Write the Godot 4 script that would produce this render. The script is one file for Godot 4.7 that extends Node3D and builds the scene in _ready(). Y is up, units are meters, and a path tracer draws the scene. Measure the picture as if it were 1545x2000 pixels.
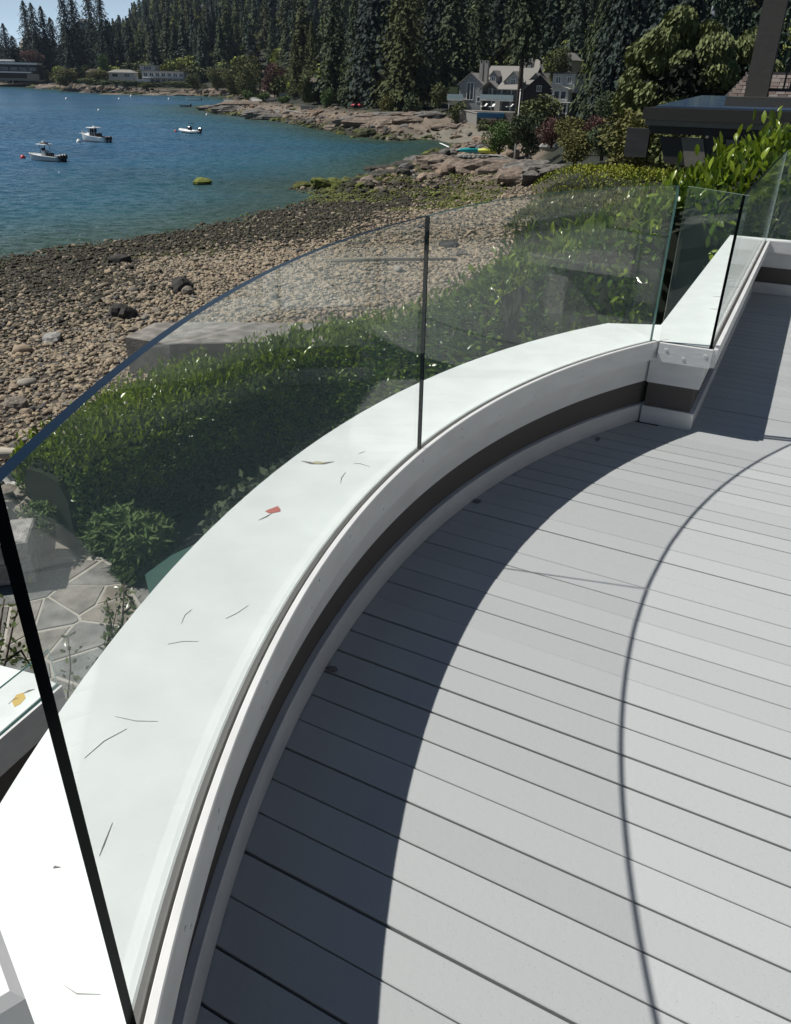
extends Node3D

const WATER := -8.58                      # sea level; the deck is y = 0
const C := Vector2(3.15, -0.70)           # centre of the curved parapet
const K := Vector3(1.38, 0, -3.433)       # inner corner of the straight parapet
const D := Vector3(0.4395, 0, -0.8982)    # along the straight parapet
const N := Vector3(0.8982, 0, 0.4395)     # across it, towards the deck
const LEDGES := ["wet black rock ledge at the seaward tip of the near headland", "wet black rock ledge beside the algae, second from the headland's tip", "grey rock ledge where the headland turns from black to tan", "tan rock ledge on the headland crest facing the sandy beach", "tan rock ledge below the kayaks, left of their platform", "broad tan rock ledge in front of the kayak platform", "largest tan rock ledge, right below the flagpole", "grey rock ledge right of the flagpole below the shrubs", "tan rock ledge lower down the headland above the cobbles", "grey rock ledge at the inland end of the cobbles", "small tan rock ledge at the upper rim of the cobbles", "small wet ledge at the edge of the sandy beach's water", "tan rock ledge behind the flagpole's foot", "small grey rock ledge beside the white log end", "grey rock ledge just right of the kayak platform", "wet black ledge nearest the green algae flat", "small grey ledge among the dark weed of the headland"]
const COVE_LEDGES := ["tilted rock ledge below the concrete landing", "tilted rock ledge right of the landing's low concrete step", "tilted rock ledge below the red parasol", "upper rock ledge behind the red parasol's rocks", "tilted rock ledge below the yellowish bush", "rock ledge under the dark bush", "rock ledge below the half hidden dark house", "rock ledge left of the small white stone block wall", "upper rock ledge between the parasol and the yellowish bush", "rock ledge at the left end of the sandy beach", "low algae-edged ledge at the waterline right of the middle", "low algae-edged ledge at the waterline below the landing"]
const POINT_LEDGES := ["bare rock ledge at the middle", "bare rock ledge below the white framed wall", "bare rock ledge nearest the stone sea wall", "bare rock ledge at the seaward tip", "low wet rock ledge at the near side"]
const FAR_LEDGES := ["pale ledge right of the modern white house", "pale ledge left of the broad yellow-green shrub", "pale ledge under the broad yellow-green shrub", "pale ledge below the hipped pavilion", "pale ledge below the white bungalow", "pale ledge below the left end of the long white house", "pale ledge below the middle of the long white house", "pale ledge below the right end of the long white house", "pale sloping ledge at the left picture edge"]
var M := {}
var used := {}
var part_names := {}
var rng := RandomNumberGenerator.new()
var rough_noise := FastNoiseLite.new()
var fine_noise := FastNoiseLite.new()
var shore := PackedVector2Array()
var upland := PackedVector2Array()

# ---------------------------------------------------------------- naming
func numbered(called: String) -> String:
	used[called] = used.get(called, -1) + 1
	return called if used[called] == 0 else "%s_%03d" % [called, used[called]]

func tag(o: Node, label := "", category := "", group := "", kind := "") -> Node:
	if label: o.set_meta("label", label)
	if category: o.set_meta("category", category)
	if group: o.set_meta("group", group)
	if kind: o.set_meta("kind", kind)
	return o

func thing(called: String, label: String, category: String, at := Vector3.ZERO, turn := 0.0, group := "") -> Node3D:
	var o := Node3D.new()
	o.name = numbered(called)
	add_child(o, true)
	o.position = at
	o.rotation.y = turn
	tag(o, label, category, group)
	return o

func part(called: String, mesh, m: Material, parent: Node) -> MeshInstance3D:
	var o := MeshInstance3D.new()
	o.mesh = done(mesh) if mesh is SurfaceTool else mesh
	o.material_override = m
	if parent == self:
		o.name = numbered(called)
	else:
		var names: Dictionary = part_names.get_or_add(parent, {})
		names[called] = names.get(called, -1) + 1
		o.name = called if names[called] == 0 else "%s_%03d" % [called, names[called]]
	parent.add_child(o, true)
	return o

func single(called: String, mesh, m: Material, label: String, category: String, at := Vector3.ZERO, turn := 0.0, group := "") -> MeshInstance3D:
	var o := part(called, mesh, m, self)
	o.position = at
	o.rotation.y = turn
	tag(o, label, category, group)
	return o

func structure(called: String, mesh, m: Material) -> MeshInstance3D:
	var o := part(called, mesh, m, self)
	o.set_meta("kind", "structure")
	return o

func dup(o: Node3D, label := "", at := Vector3.ZERO, turn := 0.0, group := "") -> Node3D:
	var r: Node3D = o.duplicate()
	r.name = numbered(str(o.name).rstrip("0123456789").trim_suffix("_"))
	add_child(r, true)
	r.position = at
	r.rotation.y = turn
	tag(r, label, "", group)
	return r

func scatter(called: String, mesh: Mesh, m: Material, places: Array, tints: Array, parent: Node) -> MultiMeshInstance3D:
	var mm := MultiMesh.new()
	mm.transform_format = MultiMesh.TRANSFORM_3D
	mm.use_colors = true
	mm.mesh = mesh
	mm.instance_count = places.size()
	for i in places.size():
		mm.set_instance_transform(i, places[i])
		mm.set_instance_color(i, tints[i])
	var o := MultiMeshInstance3D.new()
	o.multimesh = mm
	o.material_override = m
	o.name = called if parent != self else numbered(called)
	parent.add_child(o, true)
	o.set_meta("kind", "stuff")
	return o

# ---------------------------------------------------------------- shapes
func mb(smooth := false) -> SurfaceTool:
	var st := SurfaceTool.new()
	st.begin(Mesh.PRIMITIVE_TRIANGLES)
	st.set_smooth_group(0 if smooth else -1)
	return st

func done(st: SurfaceTool) -> ArrayMesh:
	st.generate_normals()
	return st.commit()

func tri(st: SurfaceTool, a: Vector3, b: Vector3, c: Vector3) -> void:
	st.add_vertex(a); st.add_vertex(b); st.add_vertex(c)

func quad(st: SurfaceTool, a: Vector3, b: Vector3, c: Vector3, d: Vector3) -> void:
	tri(st, a, b, c); tri(st, a, c, d)

func hexa(st: SurfaceTool, p: Array) -> void:
	# p: four corners of the bottom, four of the top, in the same order round (anticlockwise seen from above)
	quad(st, p[4], p[7], p[6], p[5])
	quad(st, p[0], p[1], p[2], p[3])
	for i in 4:
		var j := (i + 1) % 4
		quad(st, p[i], p[4 + i], p[4 + j], p[j])

func bx(st: SurfaceTool, at: Vector3, size: Vector3, basis := Basis.IDENTITY) -> void:
	var h := size / 2
	var p := []
	for y in [-1, 1]:
		for c in [[-1, 1], [1, 1], [1, -1], [-1, -1]]:
			p.append(at + basis * Vector3(c[0] * h.x, y * h.y, c[1] * h.z))
	hexa(st, p)

func lump(st: SurfaceTool, at: Vector3, size: Vector3, bevel: float, basis := Basis.IDENTITY) -> void:
	# a box whose top edges are chamfered
	var h := size / 2
	var rings := []
	for e in [[-h.y, 0.0], [h.y - bevel, 0.0], [h.y, bevel]]:
		var r := []
		for c in [[-1, 1], [1, 1], [1, -1], [-1, -1]]:
			r.append(at + basis * Vector3(c[0] * (h.x - e[1]), e[0], c[1] * (h.z - e[1])))
		rings.append(r)
	for k in 2:
		for i in 4:
			var j := (i + 1) % 4
			quad(st, rings[k][i], rings[k + 1][i], rings[k + 1][j], rings[k][j])
	quad(st, rings[2][0], rings[2][3], rings[2][2], rings[2][1])
	quad(st, rings[0][0], rings[0][1], rings[0][2], rings[0][3])

func prism(st: SurfaceTool, poly: Array, y0: float, y1: float, bevel := 0.0) -> void:
	# poly: Vector2 (x, z) corners, either way round
	var n := poly.size()
	var area := 0.0
	for i in n:
		area += poly[i].cross(poly[(i + 1) % n])
	var q := poly.duplicate()
	if area > 0: q.reverse()
	var top := q.duplicate()
	if bevel > 0:
		var mid := Vector2.ZERO
		for v in q: mid += v / n
		for i in n:
			top[i] = q[i] + (mid - q[i]).normalized() * bevel * 1.3
	var flat := PackedVector2Array(top)
	var idx := Geometry2D.triangulate_polygon(flat)
	for k in range(0, idx.size(), 3):
		var a: Vector2 = flat[idx[k]]; var b: Vector2 = flat[idx[k + 1]]; var c: Vector2 = flat[idx[k + 2]]
		if (b - a).cross(c - a) < 0:
			var t := b; b = c; c = t
		tri(st, Vector3(a.x, y1, a.y), Vector3(b.x, y1, b.y), Vector3(c.x, y1, c.y))
		if bevel == 0.0:
			tri(st, Vector3(a.x, y0, a.y), Vector3(c.x, y0, c.y), Vector3(b.x, y0, b.y))
	for i in n:
		var j := (i + 1) % n
		var a: Vector2 = q[i]; var b: Vector2 = q[j]
		var ym := y1 - bevel
		quad(st, Vector3(a.x, y0, a.y), Vector3(a.x, ym, a.y), Vector3(b.x, ym, b.y), Vector3(b.x, y0, b.y))
		if bevel > 0:
			quad(st, Vector3(a.x, ym, a.y), Vector3(top[i].x, y1, top[i].y), Vector3(top[j].x, y1, top[j].y), Vector3(b.x, ym, b.y))

func on_arc(r: float, deg: float, y := 0.0) -> Vector3:
	var a := deg_to_rad(deg)
	return Vector3(C.x + r * cos(a), y, C.y + r * sin(a))

func arc_box(st: SurfaceTool, r0: float, r1: float, y0: float, y1: float, a0: float, a1: float, steps: int, bevel := 0.0, wobble := 0.0) -> void:
	var ring := []
	for i in steps + 1:
		var a := lerpf(a0, a1, float(i) / steps)
		var w := wobble * fine_noise.get_noise_2d(a * 40.0, r0 * 90.0)
		var q := []
		for e in [[r0, y0], [r0, y1 - bevel], [r0 + bevel, y1], [r1 - bevel, y1], [r1, y1 - bevel], [r1, y0]]:
			q.append(on_arc(e[0] + w, a, e[1]))
		ring.append(q)
	for i in steps:
		for k in 6:
			var l := (k + 1) % 6
			quad(st, ring[i][k], ring[i + 1][k], ring[i + 1][l], ring[i][l])
	for e in [0, steps]:
		var q: Array = ring[e]
		for k in [1, 2, 3, 4]:
			tri(st, q[0], q[k], q[k + 1])

func tube(st: SurfaceTool, path: Array, radii: Array, sides := 8, cap := true) -> void:
	var rings := []
	for i in path.size():
		var dir: Vector3 = (path[mini(i + 1, path.size() - 1)] - path[maxi(i - 1, 0)]).normalized()
		var u := dir.cross(Vector3.UP if absf(dir.y) < 0.9 else Vector3.RIGHT).normalized()
		var v := dir.cross(u)
		var q := []
		for s in sides:
			var a := TAU * s / sides
			q.append(path[i] + (u * cos(a) + v * sin(a)) * float(radii[mini(i, radii.size() - 1)]))
		rings.append(q)
	for i in path.size() - 1:
		for s in sides:
			var t := (s + 1) % sides
			quad(st, rings[i][s], rings[i][t], rings[i + 1][t], rings[i + 1][s])
	if cap:
		for s in range(1, sides - 1):
			tri(st, rings[0][0], rings[0][s + 1], rings[0][s])
			var z: Array = rings[-1]
			tri(st, z[0], z[s], z[s + 1])

func loft(st: SurfaceTool, rings: Array, closed := true, caps := true) -> void:
	var n: int = rings[0].size()
	for i in rings.size() - 1:
		for s in (n if closed else n - 1):
			var t := (s + 1) % n
			quad(st, rings[i][s], rings[i][t], rings[i + 1][t], rings[i + 1][s])
	if caps:
		for e in [0, rings.size() - 1]:
			for s in range(1, n - 1):
				tri(st, rings[e][0], rings[e][s], rings[e][s + 1])

func rock(seed_value: int, size: Vector3, planes: int, smooth := false, segs := 9, rings := 6, bumps := 0.06) -> ArrayMesh:
	# a convex body cut by random planes, with a little relief
	var g := RandomNumberGenerator.new()
	g.seed = seed_value
	var cuts := []
	for i in planes:
		var n := Vector3(g.randfn(), g.randfn(), g.randfn()).normalized()
		cuts.append([n, g.randf_range(0.72, 1.0)])
	var st := mb(smooth)
	var v := []
	for j in rings + 1:
		var row := []
		for i in segs:
			var th := PI * j / rings
			var ph := TAU * i / segs
			var d := Vector3(sin(th) * cos(ph), cos(th), sin(th) * sin(ph))
			var r := 1.15
			for c in cuts:
				var k: float = d.dot(c[0])
				if k > 0.05: r = minf(r, c[1] / k)
			if j > 0 and j < rings: r *= 1.0 + bumps * sin(d.x * 9.0 + seed_value) * cos(d.z * 7.0 + d.y * 5.0)
			row.append(d * r * size / 2)
		v.append(row)
	for j in rings:
		for i in segs:
			var k := (i + 1) % segs
			if j == 0: tri(st, v[0][0], v[1][k], v[1][i])
			elif j == rings - 1: tri(st, v[j][i], v[j][k], v[rings][0])
			else: quad(st, v[j][i], v[j][k], v[j + 1][k], v[j + 1][i])
	return done(st)

# ---------------------------------------------------------------- materials
func lin(r: float, g: float, b: float, a := 1.0) -> Color:
	var c := Color(r, g, b, a).linear_to_srgb()
	c.a = a
	return c

func noise_tex(freq: float, low: float, high: float, seed_value: int, octaves := 4, size := 512, kind := FastNoiseLite.TYPE_SIMPLEX_SMOOTH) -> NoiseTexture2D:
	var n := FastNoiseLite.new()
	n.noise_type = kind
	n.frequency = freq
	n.seed = seed_value
	n.fractal_octaves = octaves
	var t := NoiseTexture2D.new()
	t.width = size; t.height = size
	t.seamless = true
	t.noise = n
	var g := Gradient.new()
	g.set_color(0, Color(low, low, low))
	g.set_color(1, Color(high, high, high))
	t.color_ramp = g
	return t

func mat(c: Color, rough := 0.8, tex: Texture2D = null, scale := Vector3.ONE, bump: Texture2D = null, bump_cm := 0.5) -> StandardMaterial3D:
	var m := StandardMaterial3D.new()
	m.albedo_color = c
	m.roughness = rough
	if tex: m.albedo_texture = tex
	if bump:
		m.heightmap_enabled = true
		m.heightmap_texture = bump
		m.heightmap_scale = bump_cm
	if tex or bump:
		m.uv1_triplanar = true
		m.uv1_world_triplanar = true
		m.uv1_scale = scale
	return m

func tinted(m: StandardMaterial3D) -> StandardMaterial3D:
	m.vertex_color_use_as_albedo = true
	return m

# ---------------------------------------------------------------- lie of the land
func signed_distance(poly: PackedVector2Array, p: Vector2) -> float:
	var best := 1e12
	var inside := false
	var n := poly.size()
	var j := n - 1
	for i in n:
		var a := poly[i]
		var b := poly[j]
		var e := b - a
		var w := p - a
		var t := clampf(w.dot(e) / e.length_squared(), 0.0, 1.0)
		best = minf(best, (w - e * t).length_squared())
		if (a.y > p.y) != (b.y > p.y) and p.x < (b.x - a.x) * (p.y - a.y) / (b.y - a.y) + a.x:
			inside = not inside
		j = i
	return sqrt(best) if inside else -sqrt(best)

func land(x: float, z: float) -> Vector3:
	# (height, distance inland of the water's edge, share of upland)
	var p := Vector2(x, z)
	var sd := signed_distance(shore, p) + rough_noise.get_noise_2d(x * 2.0, z * 2.0) * (1.2 if z > -110 else 3.0)
	var near := smoothstep(-150.0, -95.0, z)
	var e := sd * lerpf(1.0, 0.40, near)
	var h := 0.0
	if e < 0: h = maxf(0.14 * e, -5.0)
	elif e < 12: h = 0.15 * e
	elif e < 30: h = 1.8 + 0.13 * (e - 12)
	elif e < 60: h = 4.14 + 0.13 * (e - 30)
	else:
		var open := smoothstep(-0.33, -0.22, x / maxf(absf(z), 1.0))
		h = 8.04 + minf((e - 60) * lerpf(0.10, 0.26, open), lerpf(16.0, 240.0, open))
	h += WATER
	var u := 0.0
	if z > -185 and x > -20:
		u = smoothstep(-2.5, 2.5, signed_distance(upland, p) + rough_noise.get_noise_2d(x * 6.0, z * 6.0) * 1.2)
		var hu := lerpf(-4.3, -2.9, smoothstep(0.0, 9.0, x)) - 2.6 * smoothstep(-40.0, -115.0, z) + 0.22 * maxf(0.0, x - 45.0)
		h = lerpf(h, hu, u)
	if sd > 0 and u < 0.6 and z > -300:
		var k := smoothstep(-70.0, -84.0, z) * (1.0 - u)
		h += k * minf(sd * 0.2, 1.0) * (fine_noise.get_noise_2d(x * 14.0, z * 14.0) * 0.8 + 0.3)
	h += fine_noise.get_noise_2d(x * 30.0, z * 30.0) * 0.05
	return Vector3(h, sd, u)

func ground(x: float, z: float) -> float:
	return land(x, z).x

func drop(p: Vector3) -> Vector3:
	return Vector3(p.x, ground(p.x, p.z), p.z)

func ticks(limit0: float, limit1: float, first: float, growth: float) -> Array:
	var out := [0.0]
	var s := 0.0
	while s < limit1:
		s += first + growth * absf(s)
		out.append(s)
	s = 0.0
	while s > limit0:
		s -= first + growth * absf(s)
		out.push_front(s)
	return out

func mixed(a: Color, b: Color, t: float) -> Color:
	return a.lerp(b, clampf(t, 0.0, 1.0))

# ================================================================ the scene
func _ready() -> void:
	# camera, sky, sun, exposure
	var cam := Camera3D.new()
	cam.transform = Transform3D(Basis(Vector3(0.999772, 0.018714, -0.010308), Vector3(-0.021365, 0.875705, -0.482374), Vector3(-0.000000, 0.482484, 0.875905)), Vector3(0, 1.4202, 0))
	cam.fov = 66.337
	cam.near = 0.05
	cam.far = 6000.0
	add_child(cam)
	cam.name = "camera"
	var sky := ProceduralSkyMaterial.new()
	sky.sky_top_color = lin(0.018, 0.040, 0.095)
	sky.sky_horizon_color = lin(0.60, 0.79, 0.95)
	sky.sky_curve = 0.085
	sky.ground_bottom_color = lin(0.03, 0.04, 0.05)
	sky.ground_horizon_color = lin(0.10, 0.13, 0.16)
	var env := Environment.new()
	env.background_mode = Environment.BG_SKY
	env.sky = Sky.new()
	env.sky.sky_material = sky
	env.background_energy_multiplier = 1.0
	env.tonemap_mode = Environment.TONE_MAPPER_LINEAR
	env.tonemap_exposure = 1.17
	env.sdfgi_enabled = true
	env.ssao_enabled = true
	env.ssil_enabled = true
	env.fog_enabled = true
	env.fog_density = 0.00005
	env.fog_light_color = lin(0.55, 0.68, 0.85)
	var we := WorldEnvironment.new()
	we.environment = env
	we.name = "world"
	add_child(we)
	var sun := DirectionalLight3D.new()
	sun.name = "sun"
	sun.light_energy = 1.45
	sun.light_color = Color(1.0, 0.985, 0.955)
	sun.light_angular_distance = 0.5
	sun.shadow_enabled = true
	add_child(sun)
	sun.look_at_from_position(Vector3.ZERO, Vector3(0.68, -1.0, 0.16), Vector3.UP)

	rng.seed = 7
	rough_noise.seed = 3
	rough_noise.frequency = 0.02
	fine_noise.seed = 9
	fine_noise.frequency = 0.02
	make_materials()
	lay_land()
	build_deck()
	build_parapets()
	build_glass()
	build_house_front()
	build_garden()
	build_beach()
	build_neighbour()
	build_cove()
	build_far_shore()
	build_boats()
	build_forest()

func make_materials() -> void:
	var soft := noise_tex(0.02, 0.86, 1.0, 1)
	var speck := noise_tex(0.12, 0.70, 1.0, 2)
	var grain := noise_tex(0.06, 0.0, 1.0, 3, 5)
	var blot := noise_tex(0.008, 0.62, 1.0, 4, 5)
	var fine := noise_tex(0.25, 0.0, 1.0, 5, 3)
	M.white = mat(lin(0.78, 0.785, 0.78), 0.45, noise_tex(0.012, 0.93, 1.0, 14, 3), Vector3(0.9, 2.0, 0.9), grain, 0.05)
	M.cap = mat(lin(0.705, 0.755, 0.74), 0.5, noise_tex(0.012, 0.95, 1.0, 11, 3), Vector3(0.8, 1.0, 0.8), noise_tex(0.02, 0.0, 1.0, 12, 3), 0.05)
	M.stucco = mat(lin(0.20, 0.182, 0.172), 0.9, speck, Vector3(6, 6, 6), fine, 0.35)
	M.seal = mat(lin(0.075, 0.068, 0.058), 0.8, speck, Vector3(9, 9, 9), fine, 0.3)
	var streak := noise_tex(0.35, 0.0, 1.0, 21, 2)
	streak.color_ramp = Gradient.new()
	streak.color_ramp.offsets = PackedFloat32Array([0.0, 0.10, 0.17, 0.6, 1.0])
	streak.color_ramp.colors = PackedColorArray([Color(0.55, 0.54, 0.52), Color(0.80, 0.80, 0.79), Color(0.965, 0.965, 0.965), Color(0.985, 0.985, 0.985), Color(1, 1, 1)])
	M.board = []
	for k in 5:
		var t := 0.445 + 0.009 * k
		var b := mat(lin(t * 0.965, t * 1.01, t * 1.02), 0.38, streak, Vector3(1.6, 1.6, 1.6), grain, 0.03)
		b.uv1_offset = Vector3(0.17 * k, 0.3 * k, 0.11 * k)
		M.board.append(b)
	M.dark = mat(lin(0.012, 0.012, 0.012), 0.95)
	M.glass = StandardMaterial3D.new()
	M.glass.transparency = BaseMaterial3D.TRANSPARENCY_ALPHA
	M.glass.albedo_color = lin(0.55, 0.85, 0.76, 0.035)
	M.glass.metallic_specular = 0.38
	M.glass.roughness = 0.0
	M.glass.cull_mode = BaseMaterial3D.CULL_DISABLED
	M.siding = mat(lin(0.50, 0.47, 0.41), 0.7, soft, Vector3(1, 3, 1))
	M.edge_sky = mat(lin(0.005, 0.014, 0.030), 0.14)  # blue puts the mirrored sky into the colour of the glass edge
	M.edge_sky.metallic_specular = 0.3
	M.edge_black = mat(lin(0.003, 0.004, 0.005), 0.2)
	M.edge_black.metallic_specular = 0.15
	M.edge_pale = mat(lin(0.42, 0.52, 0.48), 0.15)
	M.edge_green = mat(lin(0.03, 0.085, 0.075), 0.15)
	M.chip = mat(lin(0.42, 0.13, 0.10), 0.8)
	M.chip_yellow = mat(lin(0.55, 0.40, 0.12), 0.8)
	M.crack = mat(lin(0.16, 0.155, 0.15), 0.9)
	M.bark = mat(lin(0.075, 0.055, 0.04), 0.95, speck, Vector3(2, 0.6, 2))
	M.land = tinted(mat(Color.WHITE, 0.95, noise_tex(0.03, 0.55, 1.0, 31, 5), Vector3(0.5, 0.5, 0.5), grain, 6.0))
	M.cobble = tinted(mat(Color.WHITE, 0.8, noise_tex(0.03, 0.72, 1.0, 32, 5), Vector3(1.7, 1.7, 1.7)))
	M.rock = tinted(mat(Color.WHITE, 0.9, blot, Vector3(0.35, 0.9, 0.35), grain, 4.0))
	M.leaf = StandardMaterial3D.new()
	M.leaf.vertex_color_use_as_albedo = true
	M.leaf.roughness = 0.28
	M.leaf.backlight_enabled = true
	M.leaf.backlight = Color(0.85, 0.85, 0.85)
	M.leaf.cull_mode = BaseMaterial3D.CULL_DISABLED
	M.shrub = tinted(mat(Color.WHITE, 0.7))
	M.shrub.backlight_enabled = true
	M.shrub.backlight = Color(0.35, 0.35, 0.35)
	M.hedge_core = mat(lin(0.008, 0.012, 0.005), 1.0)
	M.flag = []
	for c in [[0.27, 0.27, 0.25], [0.33, 0.31, 0.27], [0.24, 0.26, 0.25], [0.36, 0.32, 0.26], [0.30, 0.30, 0.28]]:
		M.flag.append(mat(lin(c[0] * 0.85, c[1] * 0.85, c[2] * 0.85), 0.85, blot, Vector3(0.6, 0.6, 0.6), grain, 0.6))
	M.mortar = mat(lin(0.50, 0.48, 0.42), 0.95, speck, Vector3(4, 4, 4))
	M.concrete = mat(lin(0.30, 0.28, 0.25), 0.92, blot, Vector3(0.35, 0.5, 0.35), grain, 1.2)
	M.granite = mat(lin(0.44, 0.43, 0.40), 0.9, blot, Vector3(1.2, 1.2, 1.2), grain, 1.5)
	M.drift = mat(lin(0.50, 0.45, 0.37), 0.9, streak, Vector3(1, 3, 1), grain, 1.0)
	M.brown = mat(lin(0.030, 0.027, 0.024), 0.6, soft, Vector3(1, 1, 1))
	M.brown_light = mat(lin(0.095, 0.088, 0.074), 0.7, soft, Vector3(1, 1, 1))
	M.brown_pale = mat(lin(0.21, 0.195, 0.16), 0.7, soft, Vector3(1, 1, 1))
	M.rail_glass = mat(lin(0.30, 0.38, 0.40), 0.2)
	M.skylight = mat(lin(0.05, 0.09, 0.16), 0.12)
	M.shingle = []
	for c in [[0.16, 0.12, 0.10], [0.12, 0.09, 0.08], [0.20, 0.155, 0.135], [0.26, 0.22, 0.20]]:
		M.shingle.append(mat(lin(c[0], c[1], c[2]), 0.95, speck, Vector3(3, 3, 3)))
	M.orange = mat(lin(0.30, 0.13, 0.03), 0.7, soft)
	M.iron = mat(lin(0.010, 0.009, 0.009), 0.5)
	M.pane = mat(lin(0.02, 0.03, 0.04), 0.08)
	M.trim = mat(lin(0.72, 0.72, 0.70), 0.6)
	M.off_white = mat(lin(0.60, 0.59, 0.55), 0.7, soft, Vector3(0.5, 0.5, 0.5))
	M.grey_wall = mat(lin(0.40, 0.42, 0.43), 0.85, blot, Vector3(0.3, 1.2, 0.3))
	M.pale_wall = mat(lin(0.66, 0.66, 0.64), 0.85, blot, Vector3(0.3, 1.2, 0.3))
	M.dark_wall = mat(lin(0.055, 0.055, 0.058), 0.85, blot, Vector3(0.3, 1.2, 0.3))
	M.cream_wall = mat(lin(0.48, 0.42, 0.34), 0.85, soft, Vector3(0.3, 0.3, 0.3))
	M.red_wall = mat(lin(0.24, 0.14, 0.10), 0.85, soft, Vector3(0.3, 0.3, 0.3))
	M.stone_wall = mat(lin(0.58, 0.56, 0.52), 0.9, noise_tex(0.05, 0.6, 1.0, 41, 2, 512, FastNoiseLite.TYPE_CELLULAR), Vector3(0.5, 0.9, 0.5), grain, 5.0)
	M.roof_grey = mat(lin(0.42, 0.40, 0.37), 0.95, noise_tex(0.03, 0.5, 1.0, 42, 5), Vector3(0.4, 1.2, 0.4))
	M.roof_brown = mat(lin(0.19, 0.15, 0.125), 0.95, blot, Vector3(0.4, 1.2, 0.4))
	M.roof_dark = mat(lin(0.07, 0.07, 0.075), 0.9, blot, Vector3(0.4, 1.2, 0.4))
	M.hull = mat(lin(0.78, 0.78, 0.76), 0.25)
	M.hull_grey = mat(lin(0.40, 0.42, 0.43), 0.45)
	M.black = mat(lin(0.012, 0.012, 0.014), 0.3)
	M.antifoul = mat(lin(0.03, 0.04, 0.06), 0.7)
	M.red = mat(lin(0.55, 0.05, 0.05), 0.5)
	M.buoy = mat(lin(0.75, 0.75, 0.72), 0.4)
	M.teal = mat(lin(0.02, 0.33, 0.36), 0.4)
	M.yellow = mat(lin(0.60, 0.62, 0.08), 0.4)
	M.pool = mat(lin(0.015, 0.17, 0.34), 0.08)
	M.pole = mat(lin(0.66, 0.65, 0.62), 0.4)
	M.canvas = mat(lin(0.012, 0.055, 0.042), 0.8)
	M.pink = mat(lin(0.62, 0.09, 0.13), 0.8)
	M.feather = mat(lin(0.70, 0.70, 0.70), 0.8)
	M.feather_grey = mat(lin(0.25, 0.26, 0.28), 0.8)
	M.crown = []
	for c in [[0.034, 0.058, 0.036], [0.055, 0.080, 0.031], [0.024, 0.043, 0.034], [0.090, 0.108, 0.032]]:
		M.crown.append(tinted(mat(lin(c[0], c[1], c[2]), 0.85)))
	M.crown_olive = tinted(mat(lin(0.125, 0.125, 0.030), 0.8))
	M.crown_maple = tinted(mat(lin(0.105, 0.045, 0.036), 0.8))
	M.crown_green = tinted(mat(lin(0.070, 0.125, 0.022), 0.8))
	M.crown_cedar = tinted(mat(lin(0.125, 0.150, 0.045), 0.75))
	M.foam = mat(lin(0.75, 0.78, 0.78), 0.9)
	M.lawn = mat(lin(0.10, 0.16, 0.03), 0.95, speck, Vector3(2, 2, 2))
	var ripples := noise_tex(0.022, 0.0, 1.0, 51, 4, 1024)
	ripples.as_normal_map = true
	ripples.bump_strength = 8.0
	var w := tinted(mat(Color.WHITE, 0.24))
	w.normal_enabled = true
	w.normal_texture = ripples
	w.normal_scale = 1.0
	w.uv1_triplanar = true
	w.uv1_world_triplanar = true
	w.uv1_scale = Vector3(0.022, 0.03, 0.045)
	M.water = w

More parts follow.
